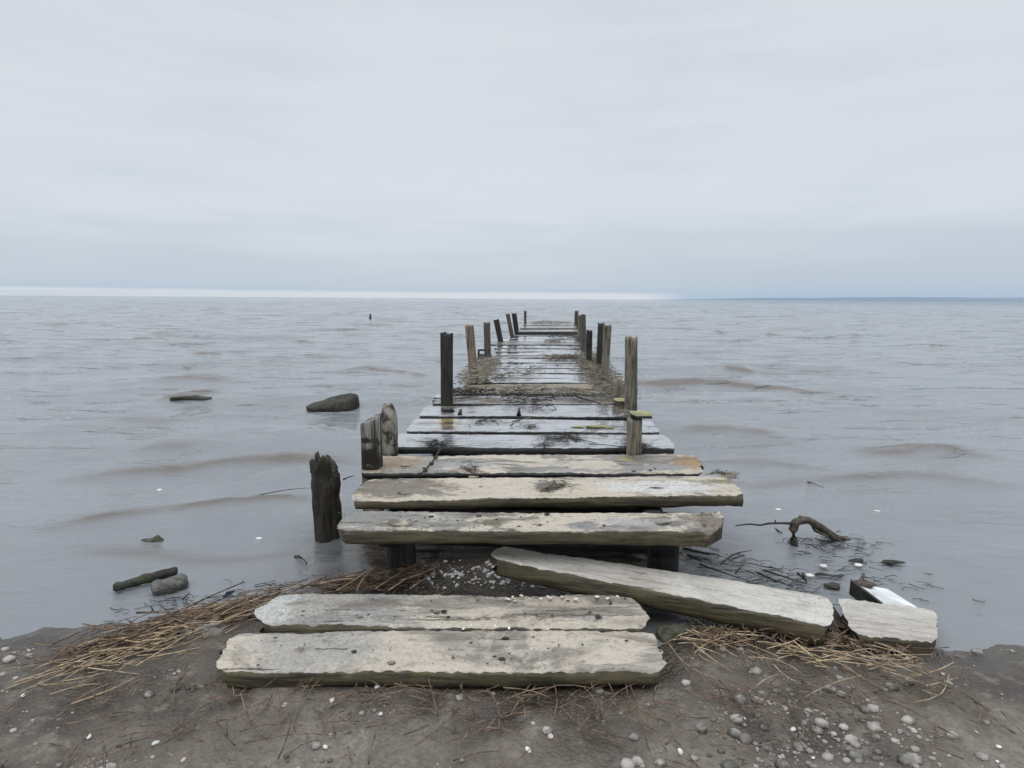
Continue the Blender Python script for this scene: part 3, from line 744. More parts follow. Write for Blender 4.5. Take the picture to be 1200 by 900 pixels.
# ------------------------------------------------------------------ foreground slabs
M_slab = wood('front_slab_top', (0.17, 0.15, 0.125), (0.40, 0.365, 0.315), grain=(1.0, 6, 6), patch=(0.52, 0.455, 0.37), patch_t=(.46, .52), stain=(0.15, 0.125, 0.095), stain_t=(.50, .68), wet=(.45, .85), speck=.85, bump=.85,
              blobs=[(-0.62, 0.0, .5, .3, (0.29, 0.285, 0.275), .7), (-.95, 0.0, .22, .2, (0.50, 0.50, 0.47), .9)])
slab4('front_plank', [(306, 696, .15), (750, 694, .15), (770, 734, .15), (288, 730, .15)], .11, M_slab, M_edge,
      'wide worn sandy plank lying on the shore in front of the pier', 'plank', 53, nu=240, rl=.09, rr=.04, rag=.06, amp=.012, cham=.014, warp=.02)
M_slab2 = wood('front_slab_top_b', (0.18, 0.16, 0.13), (0.40, 0.365, 0.315), grain=(1.0, 6, 6), patch=(0.53, 0.465, 0.38), patch_t=(.44, .51), stain=(0.15, 0.125, 0.095), stain_t=(.51, .68), wet=(.45, .85), speck=.85, bump=.85,
               blobs=[(-0.55, 0.03, .35, .2, (0.30, 0.295, 0.285), .65)])
slab4('front_plank', [(268, 735, .143), (772, 737, .143), (792, 790, .12), (226, 786, .12)], .08, M_slab2, M_edge,
      'widest pale plank nearest the viewer, its far edge overlapped by the worn sandy one', 'plank', 54, nu=240, rl=.08, rr=.05, rag=.06, amp=.012, cham=.014, warp=.02)

# ------------------------------------------------------------------ rocks and logs
def rock(name, x0, x1, ytop, ybase, mat, label, cat, seed, prof=None, depthf=0.6, z0=0.0, rough=.25):
    pb0 = at(x0, ybase, z0); pb1 = at(x1, ybase, z0); w = (pb1 - pb0).length
    Yc = pb0.y + w * depthf * .3
    V = []; nx, nt_ = 36, 20
    for i in range(nx):
        t = i / (nx - 1)
        h = np.interp(t, [q[0] for q in prof], [q[1] for q in prof])
        hw = math.sqrt(max(0.0, 1 - abs(2 * t - 1) ** 3)) * .8 + .12
        zt = at_y(0.5 * (x0 + x1), ytop, Yc).z
        for j in range(nt_):
            a = 2 * math.pi * j / nt_
            V.append((pb0.x + w * t, Yc + math.cos(a) * w * depthf / 2 * hw, z0 + math.sin(a) * ((zt - z0) * h if math.sin(a) > 0 else .12)))
    V = np.array(V); d = fbm(V * (1.6 / w * 1.6), seed, 4) * w * rough * .3
    d += .22 * w * rough * fbm(V * (5 / w), seed + 3, 4); V[:, 2] += d; V[:, 1] += fbm(V * (2.2 / w) + 7, seed, 4) * w * .10; V[:, 0] += fbm(V * (2.6 / w) + 17, seed, 4) * w * .06
    o = mesh_obj(name, V, rings_faces(nx, nt_), mat)
    return prop(o, label, cat)
rock('rock', 356, 417, 461, 478, M_rock, 'dark mossy wedge-shaped rock rising from the sea left of the pier', 'rock', 71,
     prof=[(0, .05), (.25, .35), (.6, .75), (.85, 1.0), (.95, .95), (1, .6)], depthf=.75, rough=.15)
rock('rock', 196, 246, 464, 467, M_rock, 'low dark rock barely awash far out on the left', 'rock', 72, prof=[(0, .1), (.4, .7), (.7, 1), (1, .1)], depthf=.3, rough=.2)
rock('rock', 205, 262, 728, 746, M_stone, 'pale rounded stone among the reeds left of the front planks', 'rock', 73, prof=[(0, .3), (.3, 1), (.7, .9), (1, .3)], z0=.02)
rock('rock', 771, 822, 731, 752, M_rockg, 'greenish stone right of the front planks, below the fallen beam', 'rock', 74, prof=[(0, .4), (.4, 1), (.7, .85), (1, .3)], z0=.0)
rock('rock', 158, 190, 627, 638, M_rockg, 'small green weed-covered stone at the waterline far left', 'rock', 75, prof=[(0, .1), (.5, .5), (.8, 1), (1, .5)], depthf=.4)
def log(pa, pb, r, mat, label, seed, za=.03, zb=.03, name='log', knob=.12):
    A = at(*pa, za); Bb = at(*pb, zb); nseg = 40; nth = 18
    t = (Bb - A).normalized(); u = t.cross(Vector((0, 0, 1))).normalized(); v = u.cross(t)
    V = []
    for i in range(nseg):
        s = i / (nseg - 1); p = A.lerp(Bb, s)
        e = min(1, (min(s, 1 - s) * (Bb - A).length / r / .8)); e = .55 + .45 * math.sqrt(1 - (1 - e) ** 2)
        for j in range(nth):
            a = 2 * math.pi * j / nth
            V.append(tuple(p + (u * math.cos(a) + v * math.sin(a)) * r * e))
    V = np.array(V); V += (r * .35) * np.stack([0 * V[:, 0], fbm(V / r * np.array([.5, 1.6, 1.6]) + 9, seed + 4, 4), fbm(V / r * np.array([.5, 1.6, 1.6]) + 20, seed + 5, 4)], 1)
    V += (r * knob * 2) * np.stack([fbm(V / r * .5, seed, 3), fbm(V / r * .5 + 9, seed, 3), fbm(V / r * .5 + 20, seed, 3)], 1)
    return prop(mesh_obj(name, V, rings_faces(nseg, nth), mat), label, 'log')
log((176, 691), (220, 680), .046, M_loggr, 'short thick grey-green log floating at the far left shallows', 81)
log((132, 689), (208, 668), .026, M_rock, 'thin dark log floating right behind the short thick one', 82)

# ------------------------------------------------------------------ driftwood and sticks in the water
B = Bag()
Yb = at(933, 638, 0).y
P = lambda x, y, dy=0: at_y(x, y, Yb + dy)
B.tube([P(932, 641), P(930, 632), P(930, 621), P(933, 613), P(940, 609), P(948, 610), P(956, 615), P(963, 619, .02), P(972, 626, .05), P(985, 634, .08), P(1002, 636, .1), P(1016, 638, .12)], .028, .024, 9, .28)
B.tube([P(940, 609), P(938, 606), P(943, 606.5)], .02, .012, 7, .2)
B.tube([P(950, 612), P(955, 622), P(962, 625), P(970, 629)], .012, .009, 6, .3)
for k in range(9):
    B.stick(P(965 + k * 3, 622 + k * 1.3, .05), P(985 + k * 4, 631 + k * .9, .12), .007, .06, 5, 5, .5, .2)
main = B.make('branch', M_twig); prop(main, 'dark arched driftwood root standing out of the shallows on the right', 'driftwood')
B = Bag()
B.tube([P(930, 613.5), P(915, 613), P(900, 613.5), P(891, 615.5, -.02), P(878, 614, -.05), P(862, 616, -.08)], .010, .004, 6, .2)
B.tube([P(908, 613), P(909, 609)], .006, .003)
B.make('side_branch', M_twigd, main)
STICKS = [
    ((845, 661), (881, 645), .008, 'thin dark forked twig poking up from the water behind the fallen beam', [((858, 655), (872, 650))]),
    ((820, 661), (889, 685), .008, 'long black bent twig lying in the shallows along the fallen beam', [((862, 672), (871, 661))]),
    ((888, 671), (930, 688), .010, 'flat black reed blade floating near the end of the fallen beam', []),
    ((895, 668), (942, 683), .009, 'second flat reed blade just behind the black one near the beam end', []),
    ((935, 672), (944, 684), .012, 'stubby crossed twig leaning near the broken end of the beam', [((941, 672), (945, 681))]),
    ((905, 618), (917, 625), .013, 'short curved black stick floating left of the arched driftwood', []),
    ((345, 652), (359, 662), .008, 'pair of short dark twigs floating left of the rotten stump', [((349, 651), (360, 660))]),
    ((296, 582), (364, 572), .006, 'thin broken line of twig floating left of the rotten stump', []),
    ((214, 703), (223, 693), .006, 'tiny dark twig standing in the water below the thick log', []),
    ((385, 519), (407, 511), .010, 'short dark stick floating beyond the split post', []),
    ((402, 562), (416, 557), .010, 'small black stick floating between the stump and the planks', []),
    ((940, 563), (966, 572), .008, 'short stick floating right of the white plank end', []),
    ((802, 643), (842, 650), .012, 'dark submerged branch beside the right support pile', []),
    ((806, 650), (835, 657), .009, 'lighter branch just in front of the submerged one by the support pile', []),
]
for (a_, b_, r_, lab, extra) in STICKS:
    B = Bag(); B.stick(at(*a_, .008), at(*b_, .03), r_ * .75, .11, 6, 9, .35, .3)
    for (c_, d_) in extra: B.stick(at(*c_, .03), at(*d_, .06), r_ * .7, .05, 5, 5, .5, .2)
    prop(B.make('stick', M_twigd), lab, 'stick', 'sticks floating in the shallows')
# floating bits
FL = [(1003, 657, .035, M_twigd, 'dark clod of weed floating in the right shallows near the white shell', 'weed clod'), (962, 673, .03, M_twigd, 'dark weed clod floating beyond the beam break', 'weed clod'),
      (980, 675, .025, M_twigd, 'small weed clod right of the one beyond the beam break', 'weed clod'), (1044, 659, .05, M_rock, 'dark lump of weed near the right edge above the white panel', 'weed clod'),
      (975, 686, .04, M_rock, 'flat dark weed lump beside the beam break', 'weed clod')]
for (x, y, r_, m_, lab, cat) in FL:
    p = at(x, y, .005); B = Bag(); B.blob(p, r_ * .7, (1.9, .9, .22), x, 1.3, 12)
    prop(B.make('weed_clod', m_), lab, cat)
for i, (x, y) in enumerate([(1006, 662), (965, 663), (949, 674), (275, 658), (1028, 599), (187, 574), (303, 631), (912, 597)]):
    p = at(x, y, .008); B = Bag(); B.blob(p, .018, (1.4, 1, .4), i, .2)
    prop(B.make('floating_shell', M_shell), 'small white shell or scrap afloat on the shallows away from the pier', 'shell', 'white scraps afloat on the water')
p = at_y(434, 374, 34.0); B = Bag(); z = 0
p = at(434, 374, 0.0)
B.tube([(p.x, p.y, -.2), (p.x, p.y, .12), (p.x, p.y, .2), (p.x + .02, p.y, .42)], .13, .05, 8, .1)
prop(B.make('buoy', M_iron), 'tiny dark buoy far out on the water left of the pier', 'buoy')
# white panel fragment at the right
A0, A1, A2, A3 = at(997, 683, .10), at(1034, 711, .02), at(1082, 716, .03), at(1040, 690, .05)
nrm = Vector((0, 0, -.05))
V = [A0, A1, A2, A3, A0 + nrm, A1 + nrm, A2 + nrm, A3 + nrm]
pan = empty('panel', (A1.x, A1.y, 0)); prop(pan, 'tilted white panel fragment with a black edge at the right shallows', 'panel')
mesh_obj('panel_face', [tuple(v) for v in V], [(0, 3, 2, 1), (4, 5, 6, 7), (1, 2, 6, 5), (2, 3, 7, 6), (3, 0, 4, 7), (0, 1, 5, 4)], M_white, pan, smooth=False)
e = (A1 - A0).normalized(); side = e.cross(Vector((0, 0, 1))).normalized() * .018
q = [A0 - side * .2, A1 - side * .2, A1 + side, A0 + side]
V = [v + Vector((0, 0, .022)) for v in q] + [v + Vector((0, 0, -.06)) for v in q]
mesh_obj('panel_edge', [tuple(v) for v in V], [(0, 1, 2, 3), (7, 6, 5, 4), (0, 4, 5, 1), (1, 5, 6, 2), (2, 6, 7, 3), (3, 7, 4, 0)], M_iron, pan, smooth=False)
B = Bag(); B.stick(at(1004, 688, .09), at(1012, 672, .12), .012, .1, 6, 5, .5, .3); B.blob(at(1013, 684, .09), .035, (1.5, 1, .5), 4, .5)
prop(B.make('weed_tuft', M_twig), 'tuft of dark weed and a stub caught on the white panel', 'weed')
# white plastic scrap
p = at(935, 740, .05); B = Bag(); B.blob(p, .05, (1.3, .7, .25), 8, .5)
prop(B.make('plastic_scrap', M_white), 'crumpled white scrap among reeds under the fallen beam', 'scrap')
# blue scrap
p = at(266, 703, .03)
V = [p + Vector(v) for v in ((-.035, 0, .0), (.0, 0, .045), (.045, .01, .05), (.02, 0, .02), (-.035, .012, .0), (.0, .012, .045), (.045, .022, .05), (.02, .012, .02))]
prop(mesh_obj('plastic_scrap', [tuple(v) for v in V], [(0, 1, 2, 3), (7, 6, 5, 4), (0, 4, 5, 1), (1, 5, 6, 2), (2, 6, 7, 3), (3, 7, 4, 0)], M_blue, smooth=False), 'dark blue plastic scrap stuck among the reeds at left', 'scrap')

# ------------------------------------------------------------------ reeds
REEDS = [((160, 743), (286, 682), 'longest reed stalk slanting out over the water at lower left', .007), ((212, 722), (300, 696), 'bright reed stalk second in the lower left fan', .006),
         ((190, 738), (328, 690), 'orange reed in the middle of the lower left fan', .007), ((228, 724), (352, 686), 'long reed reaching toward the rotten stump', .006),
         ((160, 718), (200, 717), 'short rusty reed lying flat at the left waterline', .006), ((240, 741), (318, 702), 'dark reed lowest in the left fan', .006),
         ((348, 690), (382, 676), 'reed end pointing at the rotten stump', .006), ((300, 712), (345, 694), 'thick brown stalk against the left tip of the worn plank', .008)]
for (a_, b_, lab, r_) in REEDS:
    B = Bag(); B.stick(at(*a_, .05), at(*b_, .05), r_, .03, 6, 8, .45)
    prop(B.make('reed', random.choice((M_reed, M_reedd))), lab, 'reed', 'dry reed stalks washed up at the shore')
REEDS2 = [((395, 692), (440, 664)), ((418, 692), (437, 668)), ((440, 690), (466, 672)), ((455, 692), (480, 676)), ((375, 684), (415, 678)), ((470, 680), (515, 663)), ((405, 676), (430, 671)), ((480, 690), (505, 674))]
for i, (a_, b_) in enumerate(REEDS2):
    B = Bag(); B.stick(at(*a_, .07), at(*b_, .075), .0045, .05, 5, 8, .5)
    prop(B.make('reed', M_reed), 'dry bent reed on dark mud between the nearest pier plank and worn front plank', 'reed', 'reeds on the mud below the pier')
REEDS3 = [((842, 722), (905, 740)), ((900, 741), (912, 716)), ((925, 745), (890, 728)), ((870, 722), (935, 732)), ((925, 722), (921, 741)), ((955, 742), (940, 722)), ((988, 728), (1010, 752)), ((880, 745), (900, 728)), ((850, 742), (895, 745)), ((905, 745), (940, 735))]
for i, (a_, b_) in enumerate(REEDS3):
    B = Bag(); B.stick(at(*a_, .05), at(*b_, .07), .005, .06, 5, 8, .5)
    prop(B.make('reed', random.choice((M_reed, M_reedd))), 'dry reed tangled below the front side of the fallen beam', 'reed', 'reeds tangled below the fallen beam')

def litter(name, pts_fn, count, lmin, lmax, rmin, rmax, mat, ang=(0, 6.283), zj=0.03, bend=.12, lift=.3):
    B = Bag()
    for k in range(count):
        p = pts_fn(); L = random.uniform(lmin, lmax); a_ = random.uniform(*ang)
        d = Vector((math.cos(a_), math.sin(a_), random.uniform(-lift, lift))) * L / 2
        z = random.uniform(0, zj)
        q = Vector((p[0], p[1], p[2] + z + abs(d.z) * .5))
        B.stick(q - d, q + d, random.uniform(rmin, rmax), bend, 4, 4, .6)
    return B
def gz(x, y): return float(max(ground_h(np.array([x]), np.array([y]))[0], 0.0))
def seg_pts(poly, w, z=None, g=False):
    P = [at(a, b, z if z is not None else 0.03) for a, b in poly]
    Ls = [(P[i + 1] - P[i]).length for i in range(len(P) - 1)]
    def f():
        i = random.choices(range(len(Ls)), Ls)[0]; t = random.random()
        p = P[i].lerp(P[i + 1], t); x = p.x + random.gauss(0, w); y = p.y + random.gauss(0, w)
        return (x, y, gz(x, y) + .01 if g else z)
    return f
# reed litter (mass) at lower left, lower right, under the pier and on the near shore
for poly, w, cnt, m_, an, lab in (
    ([(90, 770), (200, 738), (300, 712), (345, 700)], .07, 420, M_reedd, (R(10), R(50)), None),
    ([(60, 800), (180, 755), (290, 725)], .09, 130, M_reed, (R(5), R(60)), None),
    ([(380, 684), (440, 682), (500, 672)], .05, 240, M_reedd, (R(-20), R(70)), None),
    ([(815, 745), (900, 742), (985, 748), (1060, 765)], .06, 260, M_reedd, (0, 6.28), None),
    ([(820, 760), (930, 765), (1080, 790)], .12, 110, M_reed, (R(-60), R(30)), None),
    ([(60, 850), (400, 830), (700, 840), (1150, 830)], .16, 340, M_reedd, (0, 6.28), None)):
    o = litter('reed_litter', seg_pts(poly, w, None, True), cnt, .05, .26, .0018, .004, m_, an, .03).make('reed_litter', m_)
    prop(o, kind='stuff')
for poly, w, cnt, m_, L_ in (([(790, 648), (840, 655), (890, 672), (945, 690)], .10, 150, M_twigd, .14), ([(935, 640), (975, 634), (1015, 642)], .09, 110, M_twigd, .12),  # floating weed; by the beam and root it stands in for dark reflections
                             ([(960, 668), (1010, 665), (1060, 690)], .13, 70, M_twigd, .09), ([(170, 712), (260, 704), (330, 690)], .08, 90, M_twigd, .12)):
    o = litter('weed_and_reflection', seg_pts(poly, w, .003), cnt, .02, L_, .001, .003, m_, (R(-50), R(40)), .006, .25, .02).make('weed_and_reflection', m_)
    prop(o, kind='stuff')
# twig litter on the pier deck
for poly, w, cnt, m_ in (
    ([(724, 468), (712, 455), (705, 445), (697, 432), (688, 418)], .13, 2600, M_litter),
    ([(688, 418), (682, 405), (678, 396), (672, 392)], .12, 400, M_twig),
    ([(548, 452), (556, 445), (566, 432), (574, 422)], .12, 1100, M_litter),
    ([(560, 448), (590, 444), (625, 438)], .08, 140, M_litter),
    ([(580, 462), (620, 461), (660, 463), (700, 466)], .11, 380, M_litter),
    ([(640, 421), (665, 421), (682, 421)], .10, 420, M_litter),
    ([(530, 466), (550, 462), (575, 464)], .07, 260, M_twig), ([(590, 470), (640, 474)], .10, 120, M_twigd), ([(590, 409), (640, 408), (675, 409)], .08, 90, M_twigd), ([(585, 427), (640, 433)], .25, 90, M_twigd),
    ([(640, 401), (660, 401)], .08, 160, M_litter),
    ([(645, 396), (672, 394)], .10, 160, M_twigd),
    ([(625, 379.5), (645, 379), (668, 379.5)], .12, 420, M_litter)):
    o = litter('twig_litter', seg_pts(poly, w, DECK + .01 + (.12 if poly[0][1] < 380 else 0)), cnt, .03, .16, .002, .006, m_, zj=.09 if poly[0][1] > 380 else .12).make('twig_litter', m_)
    prop(o, kind='stuff')
# seaweed and twig tangles on the near planks
def tangle(px, py, w, h, cnt, m_, lab, z=DECK + .006, L=(.02, .09), r_=(.001, .0028), name='seaweed'):
    c = at(px, py, z); B = Bag()
    ex = (at(px + w, py, z) - c).length; ey = (at(px, py + h, z) - c).length
    subs = [(c.x + random.uniform(-1, 1) * ex * .8, c.y + random.uniform(-1, 1) * ey * .7, random.uniform(.12, .4)) for _ in range(7)]
    main = random.uniform(-.5, .5)
    for k in range(int(cnt * .55)):
        sx_, sy_, sr = random.choice(subs)
        p = Vector((sx_ + random.gauss(0, ex * sr), sy_ + random.gauss(0, ey * sr), z + random.uniform(.001, .012)))
        a_ = main + random.gauss(0, .9) + (math.pi if random.random() < .5 else 0); pts = [p.copy()]; st_ = random.uniform(*L) / 3
        for j in range(random.randint(3, 7)):
            a_ += random.gauss(0, .55); p = p + Vector((math.cos(a_), math.sin(a_), 0)) * st_; p.z = z + random.uniform(0, .012); pts.append(p.copy())
        B.tube(pts, random.uniform(*r_), r_[0] * .7, 4)
    q0 = [Vector((x_, y_, z + .004)) for x_, y_, _ in sorted(subs)]
    B.tube(q0, r_[1] * 1.3, r_[1], 5, .3)
    o = B.make(name, m_); prop(o, lab, 'seaweed'); return o
tangle(655, 515, 26, 8, 260, M_twigd, 'black seaweed tangle on the thick-edged wet plank, middle of the deck')
tangle(638, 523, 9, 6, 60, M_twigd, 'small wisp of seaweed hanging at the front edge of the thick-edged wet plank')
tangle(572, 495, 20, 4, 90, M_twig, 'thin brown seaweed wisp on the ochre-stained plank')
tangle(617, 501, 12, 4, 60, M_twig, 'little seaweed spray right below the black spike')
tangle(516, 519, 14, 7, 150, M_twigd, 'black weed bunch at the left of the thick-edged wet plank', L=(.04, .14))
tangle(742, 525, 15, 8, 320, M_twigd, 'dry grass and weed bunched round the foot of the brown stub', L=(.03, .12))
tangle(648, 571, 18, 8, 150, M_twig, 'fine brown weed patch in the middle of the second plank', r_=(.0008, .002))
tangle(848, 557, 14, 4, 160, M_litter, 'crumbly weed and grit heap on the white end of the second plank', r_=(.002, .005), L=(.01, .03))
tangle(553, 550, 10, 3, 60, M_twig, 'tiny weed scrap on the front edge of the third plank')
tangle(728, 480, 10, 6, 120, M_litter, 'dry weed lying over the timber block at the right edge', z=DECK + .09)
B = Bag()   # knotted strand over the third plank
pts = [(515, 528), (510, 536), (505, 543), (498, 550), (492, 556)]
B.tube([at(a, b, DECK + .010) for a, b in pts], .006, .004, 6, .4)
for (x, y) in pts:
    for k in range(5):
        p = at(x + random.uniform(-2, 2), y + random.uniform(-2, 2), DECK + .01); B.blob(p, random.uniform(.006, .013), (1, 1, .6), x + k, .4, 5)
prop(B.make('weed_strand', M_twigd), 'knotted black weed strand trailing across the left of the third plank', 'seaweed')
B = Bag()
for a_, b_ in (((600, 494), (622, 489)), ((598, 499), (612, 491))): B.stick(at(*a_, DECK + .015), at(*b_, DECK + .03), .007, .08, 5, 6, .5, .2)
prop(B.make('twig', M_litter), 'pale twig lying just right of the black spike on the deck', 'twig')
B = Bag(); B.stick(at(668, 513, DECK + .01), at(700, 520, DECK + .012), .005, .06, 5, 8, .5); B.stick(at(690, 520, DECK + .01), at(735, 524, DECK + .02), .004, .05, 5, 8, .5)
prop(B.make('twig', M_twigd), 'long thin dark twig on the right of the thick-edged wet plank', 'twig')
B = Bag(); B.stick(at(670, 463, DECK + .02), at(704, 473, DECK + .02), .014, .06, 6, 8, .4, .2)
prop(B.make('twig', M_twigd), 'dark slanting stick on the brown planks right of the deck middle', 'twig')
B = Bag(); B.stick(at(562, 449, DECK + .03), at(600, 436, DECK + .04), .018, .03, 6, 8, .6, .2)
prop(B.make('driftwood_stick', M_litter), 'pale driftwood stick slanting across the left litter on the deck', 'driftwood')
B = Bag(); B.stick(at(655, 461, DECK + .02), at(640, 466, DECK + .02), .012, .2, 6, 8, .6, .2); B.stick(at(585, 459, DECK + .02), at(640, 462, DECK + .05), .014, .1, 6, 8, .4, .2)
prop(B.make('driftwood_stick', M_twig), 'brown forked driftwood in the middle of the twiggy band on the deck', 'driftwood')
B = Bag(); B.blob(at(700, 500, DECK + .01), .05, (2.2, .45, .3), 1, .6); B.blob(at(714, 501, DECK + .01), .035, (1.4, .6, .4), 2, .6); B.blob(at(677, 500, DECK + .008), .03, (2.0, .5, .25), 2, .6)
prop(B.make('bark', M_mossb), 'strip of yellowish mossy bark on the ochre-stained plank at right', 'bark')
for (x, y, s, lab) in ((555, 559, .022, 'small grey pebble lodged on the front edge of the third plank'), (473, 578, .022, 'flat brown flake on the left of the second plank'),
                       (468, 612, .05, 'flaky pale bark patch on the grey end of the nearest plank'), (476, 545, .03, 'flat brown bark flake on the left of the third plank')):
    B = Bag(); B.blob(at(x, y, DECK + .004), s, (1.6, .9, .3), x, .6); prop(B.make('flake', M_litter), lab, 'flake')

# ------------------------------------------------------------------ shells
protos = []
def shell_mesh(seed, m_):
    B = Bag(); B.blob((0, 0, 0), .011, (1.35, 1.0, .62), seed, .22, 7)
    me = bpy.data.meshes.new('shell'); me.from_pydata(B.V, [], B.F); me.materials.append(m_)
    me.polygons.foreach_set('use_smooth', [True] * len(me.polygons)); return me
protos = [shell_mesh(i, M_shell) for i in range(5)] + [shell_mesh(9, M_shellp)]
def shell(x, y, z, s, m_, lab, grp):
    o = bpy.data.objects.new('shell', m_); COL.objects.link(o); o.location = (x, y, z)
    o.rotation_euler = (random.uniform(-.4, .4), random.uniform(-.4, .4), random.uniform(0, 6.28)); o.scale = (s, s, s)
    prop(o, lab, 'shell', grp)
for k in range(185):
    px = random.choice((random.gauss(575, 40), random.gauss(640, 22), random.uniform(480, 660)))
    py = random.choice((random.uniform(656, 690), random.gauss(676, 6)))
    if px < 475 or px > 690 or py < 654 or py > 690: continue
    p = at(px, py, .08); z = gz(p.x, p.y)
    for it in range(3):
        p = at(px, py, z); z = gz(p.x, p.y)
    shell(p.x, p.y, z + .004, random.uniform(.45, 1.25), protos[5] if random.random() < .1 else random.choice(protos[:5]),
          'tiny white or pinkish shell scattered on the dark mud below the nearest pier plank', 'shells on the mud under the pier')
for k in range(20):
    px = random.choice((random.gauss(625, 15), random.uniform(570, 735))); p = at(px, 698 + abs(random.gauss(0, 3)), .152)
    shell(p.x, p.y, p.z, random.uniform(.3, .95), random.choice(protos), 'small white shell lying along the far edge of the worn front plank', 'shells on the worn plank edge')
for k in range(18):
    px = random.gauss(545, 45); p = at(px, 736 + random.uniform(-3, 3), .13)
    shell(p.x, p.y, p.z + .004, random.uniform(.25, .7), random.choice(protos), 'small pale shell in the seam between the two front planks', 'shells in the front seam')
for k in range(20):
    px = random.uniform(20, 1180); py = random.uniform(800, 900); p = at(px, py, .06)
    shell(p.x, p.y, gz(p.x, p.y) + .004, random.uniform(.4, 1.1), random.choice(protos), 'small shell on the bare shore nearest the viewer', 'shells on the near shore')
p = at(636, 784, .13)
# gravel of the shore, a mass
B = Bag()
for k in range(4200):
    px = random.uniform(-60, 1260); py = random.uniform(752, 930); p = at(px, py, .05)
    if 215 < px < 800 and py < 803: continue
    cl_ = fbm(np.array([[p.x * 2.2, p.y * 3.2, 1.5]]), 91, 3)[0]
    if random.random() > np.clip(.18 + cl_ * 2.2, .04, 1): continue
    s = .0028 * (1 / max(.03, random.random())) ** .55 * (1.3 if cl_ > .15 else 1)
    B.blob((p.x, p.y, gz(p.x, p.y) + s * .2), s, (1.2, 1, .6), k, .35, 4)
prop(B.make('gravel', M_gravel), kind='stuff')
# grit on planks and mud under the pier
B = Bag()
for k in range(700):
    px = random.uniform(470, 700); py = random.uniform(650, 692); p = at(px, py, .06); s = random.uniform(.002, .006)
    B.blob((p.x, p.y, gz(p.x, p.y) + s * .3), s, (1.2, 1, .6), k, .3, 4)
prop(B.make('gravel', M_gravel), kind='stuff')
for m_, cnt in ((M_litter, 700), (M_twigd, 1000)):     # grit, bark crumbs and weed flecks lying on the boards, in patches
    B = Bag()
    for k in range(cnt):
        q_ = random.choice([(395, 840, 600, 621), (430, 855, 560, 582), (440, 815, 535, 552), (320, 745, 700, 728), (300, 755, 742, 780), (470, 780, 490, 523)])
        px = random.uniform(q_[0], q_[1]); py = random.uniform(q_[2], q_[3]); z = DECK if py < 650 else (.15 if py < 735 else .135)
        p = at(px, py, z); cl_ = fbm(np.array([[p.x * 3.0, p.y * 6.0, 3.5]]), 95, 3)[0]
        if random.random() > np.clip(.12 + cl_ * 2.4, .05, 1): continue
        s_ = .0013 * (1 / max(.03, random.random())) ** .6
        B.blob((p.x, p.y, z + .001), s_, (1.8, 1, .6), k, .5, 4)
    prop(B.make('grit', m_), kind='stuff')

# ------------------------------------------------------------------ haze
V = [(-10500, -450, -8), (10500, -450, -8), (10500, 9900, -8), (-10500, 9900, -8), (-10500, -450, 90), (10500, -450, 90), (10500, 9900, 90), (-10500, 9900, 90)]
hz = bpy.data.materials.new('haze_air'); hz.use_nodes = True; nt = hz.node_tree; nt.nodes.clear()
out = nt.nodes.new('ShaderNodeOutputMaterial'); pv = nt.nodes.new('ShaderNodeVolumePrincipled')
pv.inputs['Color'].default_value = (0.62, 0.78, 0.95, 1); pv.inputs['Density'].default_value = 0.000095
pv.inputs['Anisotropy'].default_value = 0.0
nt.links.new(pv.outputs[0], out.inputs['Volume'])
o = mesh_obj('haze', V, [(0, 3, 2, 1), (4, 5, 6, 7), (0, 1, 5, 4), (1, 2, 6, 5), (2, 3, 7, 6), (3, 0, 4, 7)], hz, smooth=False, origin=(0, 0, 0))
prop(o, kind='stuff')

# ------------------------------------------------------------------ sky and sun
SUN_EL, SUN_AZ = R(62), R(-155)     # azimuth from +Y towards +X
w = bpy.data.worlds.new('World'); scene.world = w; w.use_nodes = True
nt = w.node_tree; nt.nodes.clear(); n = N(nt)
out = n.node('ShaderNodeOutputWorld')
sky = n.node('ShaderNodeTexSky', sky_type='NISHITA'); sky.sun_disc = False; sky.sun_elevation = SUN_EL; sky.sun_rotation = SUN_AZ
bg1 = n.node('ShaderNodeBackground'); n.set(bg1.inputs[0], sky.outputs[0]); bg1.inputs[1].default_value = 0.10
dirn = n.node('ShaderNodeTexCoord').outputs['Generated']
s = n.node('ShaderNodeSeparateXYZ'); n.set(s.inputs[0], dirn)
cl = n.noise(n.vmul(dirn, (1.0, 1.0, 2.4)), 1.7, 5, 0.45, 0.3)
cl2 = n.noise(n.vmul(dirn, (1.2, 1.2, 9.0)), 3.0, 5, 0.5, 0.3)
cm = n.math('ADD', n.math('MULTIPLY', cl, .6), n.math('MULTIPLY', cl2, .4))
col = n.mix(n.mapr(cm, 0.36, 0.64), (0.655, 0.705, 0.765), (0.725, 0.765, 0.81))
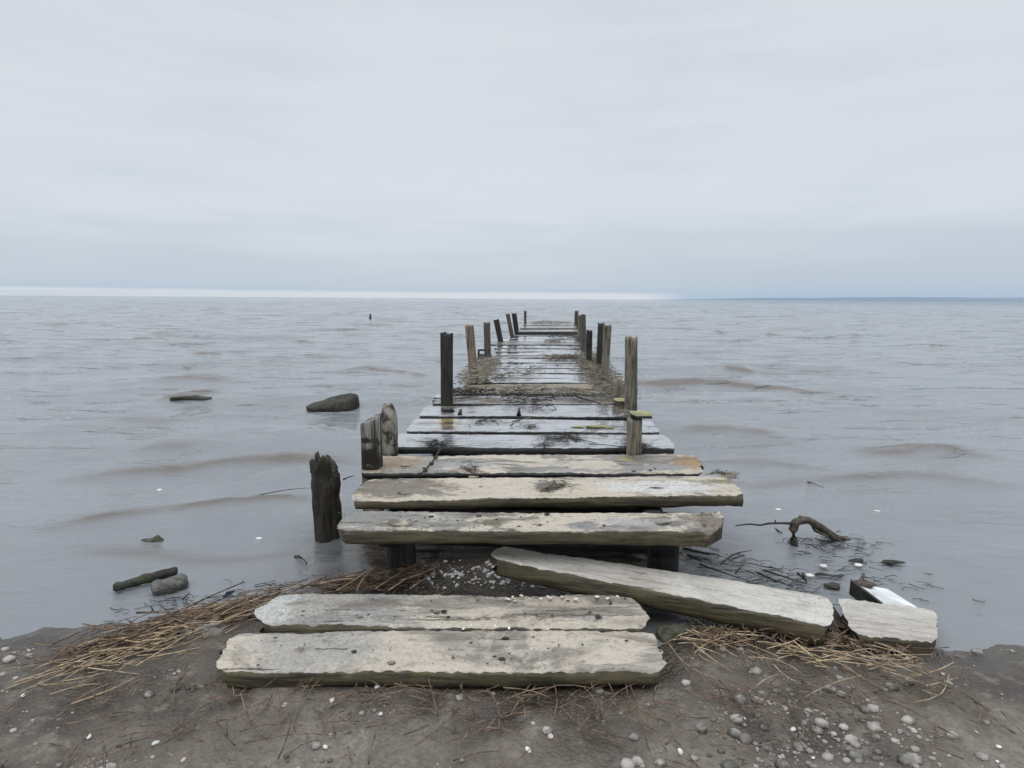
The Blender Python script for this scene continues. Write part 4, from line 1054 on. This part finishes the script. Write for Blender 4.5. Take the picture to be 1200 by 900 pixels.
# heavier blue-grey cloud low on the right
rt = n.math('MULTIPLY', n.mapr(s.outputs['X'], 0.0, 0.45), n.mapr(s.outputs['Z'], 0.16, 0.0))
col = n.mix(n.math('MULTIPLY', rt, .75), col, (0.50, 0.585, 0.67))
col = n.mix(n.mapr(n.math('ADD', s.outputs['Z'], n.math('MULTIPLY', n.math('SUBTRACT', cl2, .5), .12)), 0.15, 0.03, 0.0, 0.5), col, (0.53, 0.58, 0.655))
# bright gap under the cloud base along the horizon, from the left to just right of the pier
zed = n.math('ADD', s.outputs['Z'], n.math('MULTIPLY', n.math('SUBTRACT', cl2, .5), 0.006))
band = n.math('MULTIPLY', n.mapr(zed, 0.0135, 0.0075), n.mapr(s.outputs['X'], 0.31, 0.22))
col = n.mix(n.math('MULTIPLY', band, 0.95), col, (1.2, 1.08, 0.91))
# overcast skies are brighter overhead
st = n.mapr(s.outputs['Z'], 0.55, 0.95, 1.0, 2.7)
bg2 = n.node('ShaderNodeBackground'); n.set(bg2.inputs[0], col); n.set(bg2.inputs[1], st)
mx = n.node('ShaderNodeMixShader'); mx.inputs[0].default_value = 0.93
nt.links.new(bg1.outputs[0], mx.inputs[1]); nt.links.new(bg2.outputs[0], mx.inputs[2]); nt.links.new(mx.outputs[0], out.inputs[0])
sd = bpy.data.lights.new('sun', 'SUN'); sd.energy = 0.6; sd.angle = R(50); sd.color = (1.0, 0.97, 0.93)
so = bpy.data.objects.new('sun', sd); COL.objects.link(so)
sv = Vector((math.sin(SUN_AZ) * math.cos(SUN_EL), math.cos(SUN_AZ) * math.cos(SUN_EL), math.sin(SUN_EL)))
so.rotation_euler = sv.to_track_quat('Z', 'Y').to_euler()

scene.view_settings.view_transform = 'Standard'; scene.view_settings.look = 'None'
scene.view_settings.exposure = 0.0; scene.view_settings.gamma = 1.0; scene.view_settings.use_curve_mapping = False
scene.render.engine = 'CYCLES'
scene.cycles.max_bounces = 6; scene.cycles.volume_bounces = 1
scene.cycles.use_denoising = True
